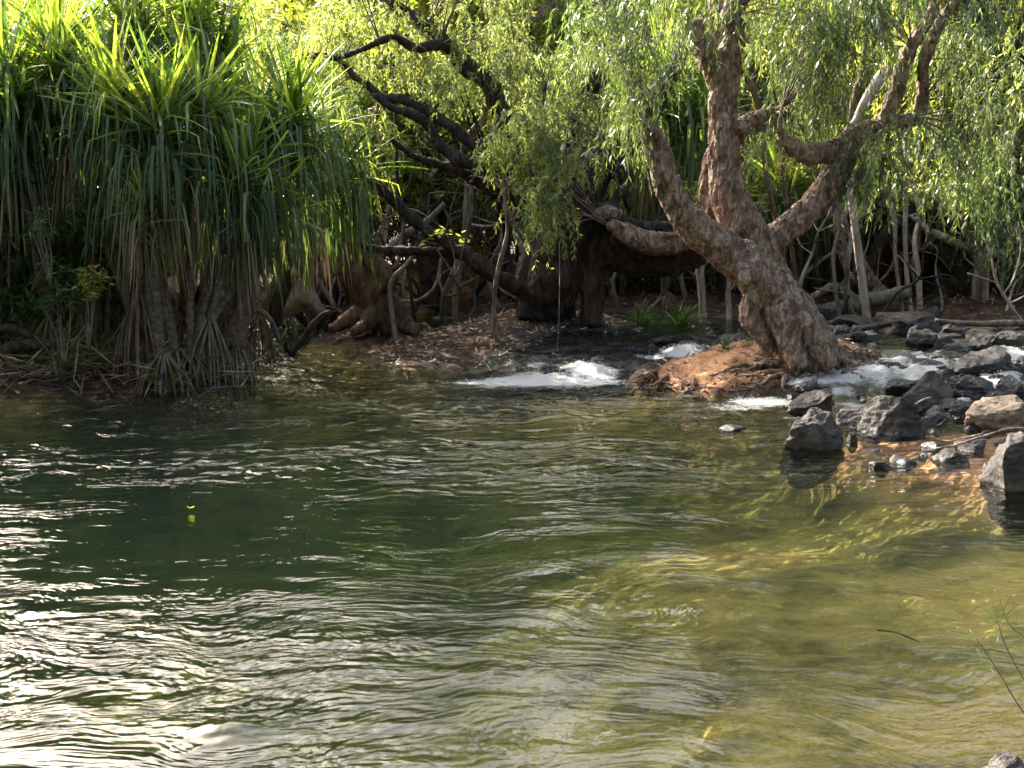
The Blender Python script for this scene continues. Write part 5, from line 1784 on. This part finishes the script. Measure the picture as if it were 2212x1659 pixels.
woody('stick', 'small dark forked stick poking from the shallows behind the sandy patch', [[(2020, 922, 2, 11.9), (2032, 918, 3), (2045, 905, 2)]], M_DARK, 11.9, 'stick')
woody('stick', 'short pale stick leaning on the sloping pointed boulder', [[(1975, 874, 2, 13.1), (1990, 866, 2.6), (2010, 858, 2)]], M_PALE, 12.2, 'stick')
woody('sunken_branch', 'dark waterlogged branch lying just under the surface at the lower right', [[(3290 / 1.736, 2363 / 1.736, 2, 6.7), (1935, 1366, 1.5), (1960, 1376, 2), (1985, 1386, 1.5)]], M_DARK, 6.7, 'branch')
rt_ = []
_r = random.Random(8)
for i in range(70):
    a0 = _r.uniform(1368, 1660)
    p0 = hitT(a0, _r.uniform(812, 852) - max(0, (a0 - 1500)) * .05)
    a1 = a0 + _r.uniform(-70, 70)
    p1 = hitT(max(1366, a1), _r.uniform(825, 862))
    if (p1 - p0).length > 1.2:
        continue
    m_ = (p0 + p1) / 2 + Vector((0, 0, _r.uniform(.0, .06)))
    r0 = _r.uniform(.006, .022)
    rt_.append(tube([p0 + Vector((0, 0, .01)), m_, p1], [r0, r0 * .8, r0 * .4], 6, .05, .4, i))
for i in range(16):
    p0 = hitT(_r.uniform(1368, 1440), _r.uniform(812, 845))
    rt_.append(tube([p0 - Vector((0, 0, .03)), p0 + Vector((_r.uniform(-.08, .08), -.03, _r.uniform(.06, .13))), p0 + Vector((_r.uniform(-.14, .14), -.05, _r.uniform(.0, .12)))], [.03, .024, .008], 7, .03, .5, i))
V, Fq = join(rt_)
c = hitT(1400, 835)
ob = mk('root_tangle', V - np.array(c), Fq, M_BROWN)
ob.location = c
tag(ob, 'ragged exposed roots along the front lip and left tip of the earth mound', 'roots')

th = woody('hanging_thread', 'fine pale thread hanging straight down from the leaf tips to the island', [[(1208, 520, .6, 18.4), (1209, 600, .6), (1207, 700, .6), (1203, 770, .6)]], M_PALE, 18.4, 'thread', lump=0, seg=4)

# ------------------------------------------------------------------ litter and small things on the ground
def scatter(name, pts, L, Wd, mat, flat=.25):
    n = len(pts)
    pts = np.asarray(pts)
    D = unit(np.stack([RNG.normal(size=n), RNG.normal(size=n), RNG.normal(size=n) * flat], -1))
    V, Fq = leaf_quads(pts, D, L * RNG.uniform(.6, 1.3, n), Wd * RNG.uniform(.7, 1.3, n), unit(np.cross(D, np.array([0, 0, 1.0]) + RNG.normal(size=(n, 3)) * flat)))
    ob = mk(name, V, Fq, mat, None, smooth=False, attrs={'rnd': np.repeat(RNG.random(n), 4)})
    ob['kind'] = 'stuff'
    return ob

def in_poly(poly, n, m=.05, y_max=40):
    xs = [p[0] for p in poly]
    ys = [min(p[1], y_max) for p in poly]
    X = RNG.uniform(max(min(xs), -12), min(max(xs), 13), n * 6)
    Y = RNG.uniform(min(ys), max(ys), n * 6)
    sd = poly_sd(X, Y, poly)
    ok = sd > m
    X, Y = X[ok][:n], Y[ok][:n]
    return np.stack([X, Y, terrain_z(X, Y) + .012], -1)

lit = np.vstack([in_poly(ISLAND, 1500), in_poly(MOUND_L, 200), in_poly(MOUND_T, 380), in_poly(BANK_L, 3000, y_max=24), in_poly(FARB, 6000, y_max=36)])
tag(scatter('leaf_litter', lit, .11, .034, M_LITTER, .4), 'pale dry fallen leaves scattered over the brown earth', 'leaf litter')
twg = np.vstack([in_poly(ISLAND, 160), in_poly(MOUND_L, 50), in_poly(MOUND_T, 160), in_poly(BANK_L, 400, y_max=22), in_poly(FARB, 500, y_max=30)])
tag(scatter('twig_litter', twg + [0, 0, .012], .36, .010, M_PDEAD, .18), 'thin dry twigs strewn over the banks and mound', 'twigs')
# stray fallen straps at the front of the left bank
nst = 620
X = RNG.uniform(-6.6, -3.5, nst)
Yb = 15.0 + RNG.uniform(-.05, 1.5, nst)
Z = terrain_z(X, Yb) + .04 + .3 * RNG.random(nst) ** 3
pts = np.stack([X, Yb, Z], -1)
tag(scatter('fallen_straps', pts, .7, .03, M_PDEAD, .35), 'dead strap leaves fallen on the left bank at the water edge', 'dead leaves')

def tuft(label, pos, n, L, Wd, mat=M_GRASS):
    return rosette('grass_tuft', label, pos, n, L, Wd, mat, (.6, 1.5), .5, 'grass')

tuft('bright green feathery grass tuft on the roots right of the big tree', hitT(1850, 736), 120, .16, .008)
tuft('patch of short green grass on the mound left of the big tree foot', hitT(1570, 755), 160, .10, .008)
tuft('small green grass patch beside the mound tip grass', hitT(1610, 752), 120, .09, .008)

# floating yellow leaf and drifting debris
def floating_leaf(fx, fy, L, label):
    h = hitW(fx, fy, .02)
    n = 8
    a = np.linspace(0, 2 * np.pi, n, endpoint=False)
    V = [(L * .5 * math.cos(t), L * .28 * math.sin(t), .01 + .006 * math.cos(2 * t)) for t in a]
    V = V + [(0, 0, .002)]
    Fq = [[8, i, (i + 1) % n, (i + 2) % n] for i in range(0, n, 2)]
    ob = mk('floating_leaf', np.array(V), np.array(Fq), M_YLEAF, None, attrs={'rnd': np.full(9, .2)})
    ob.location = (h.x, h.y, h.z + .01)
    ob.rotation_euler = (.25, .1, random.uniform(0, 3))
    return tag(ob, label, 'leaf')

floating_leaf(412, 1101, .06, 'single yellow green leaf floating on the dark pool at the left')
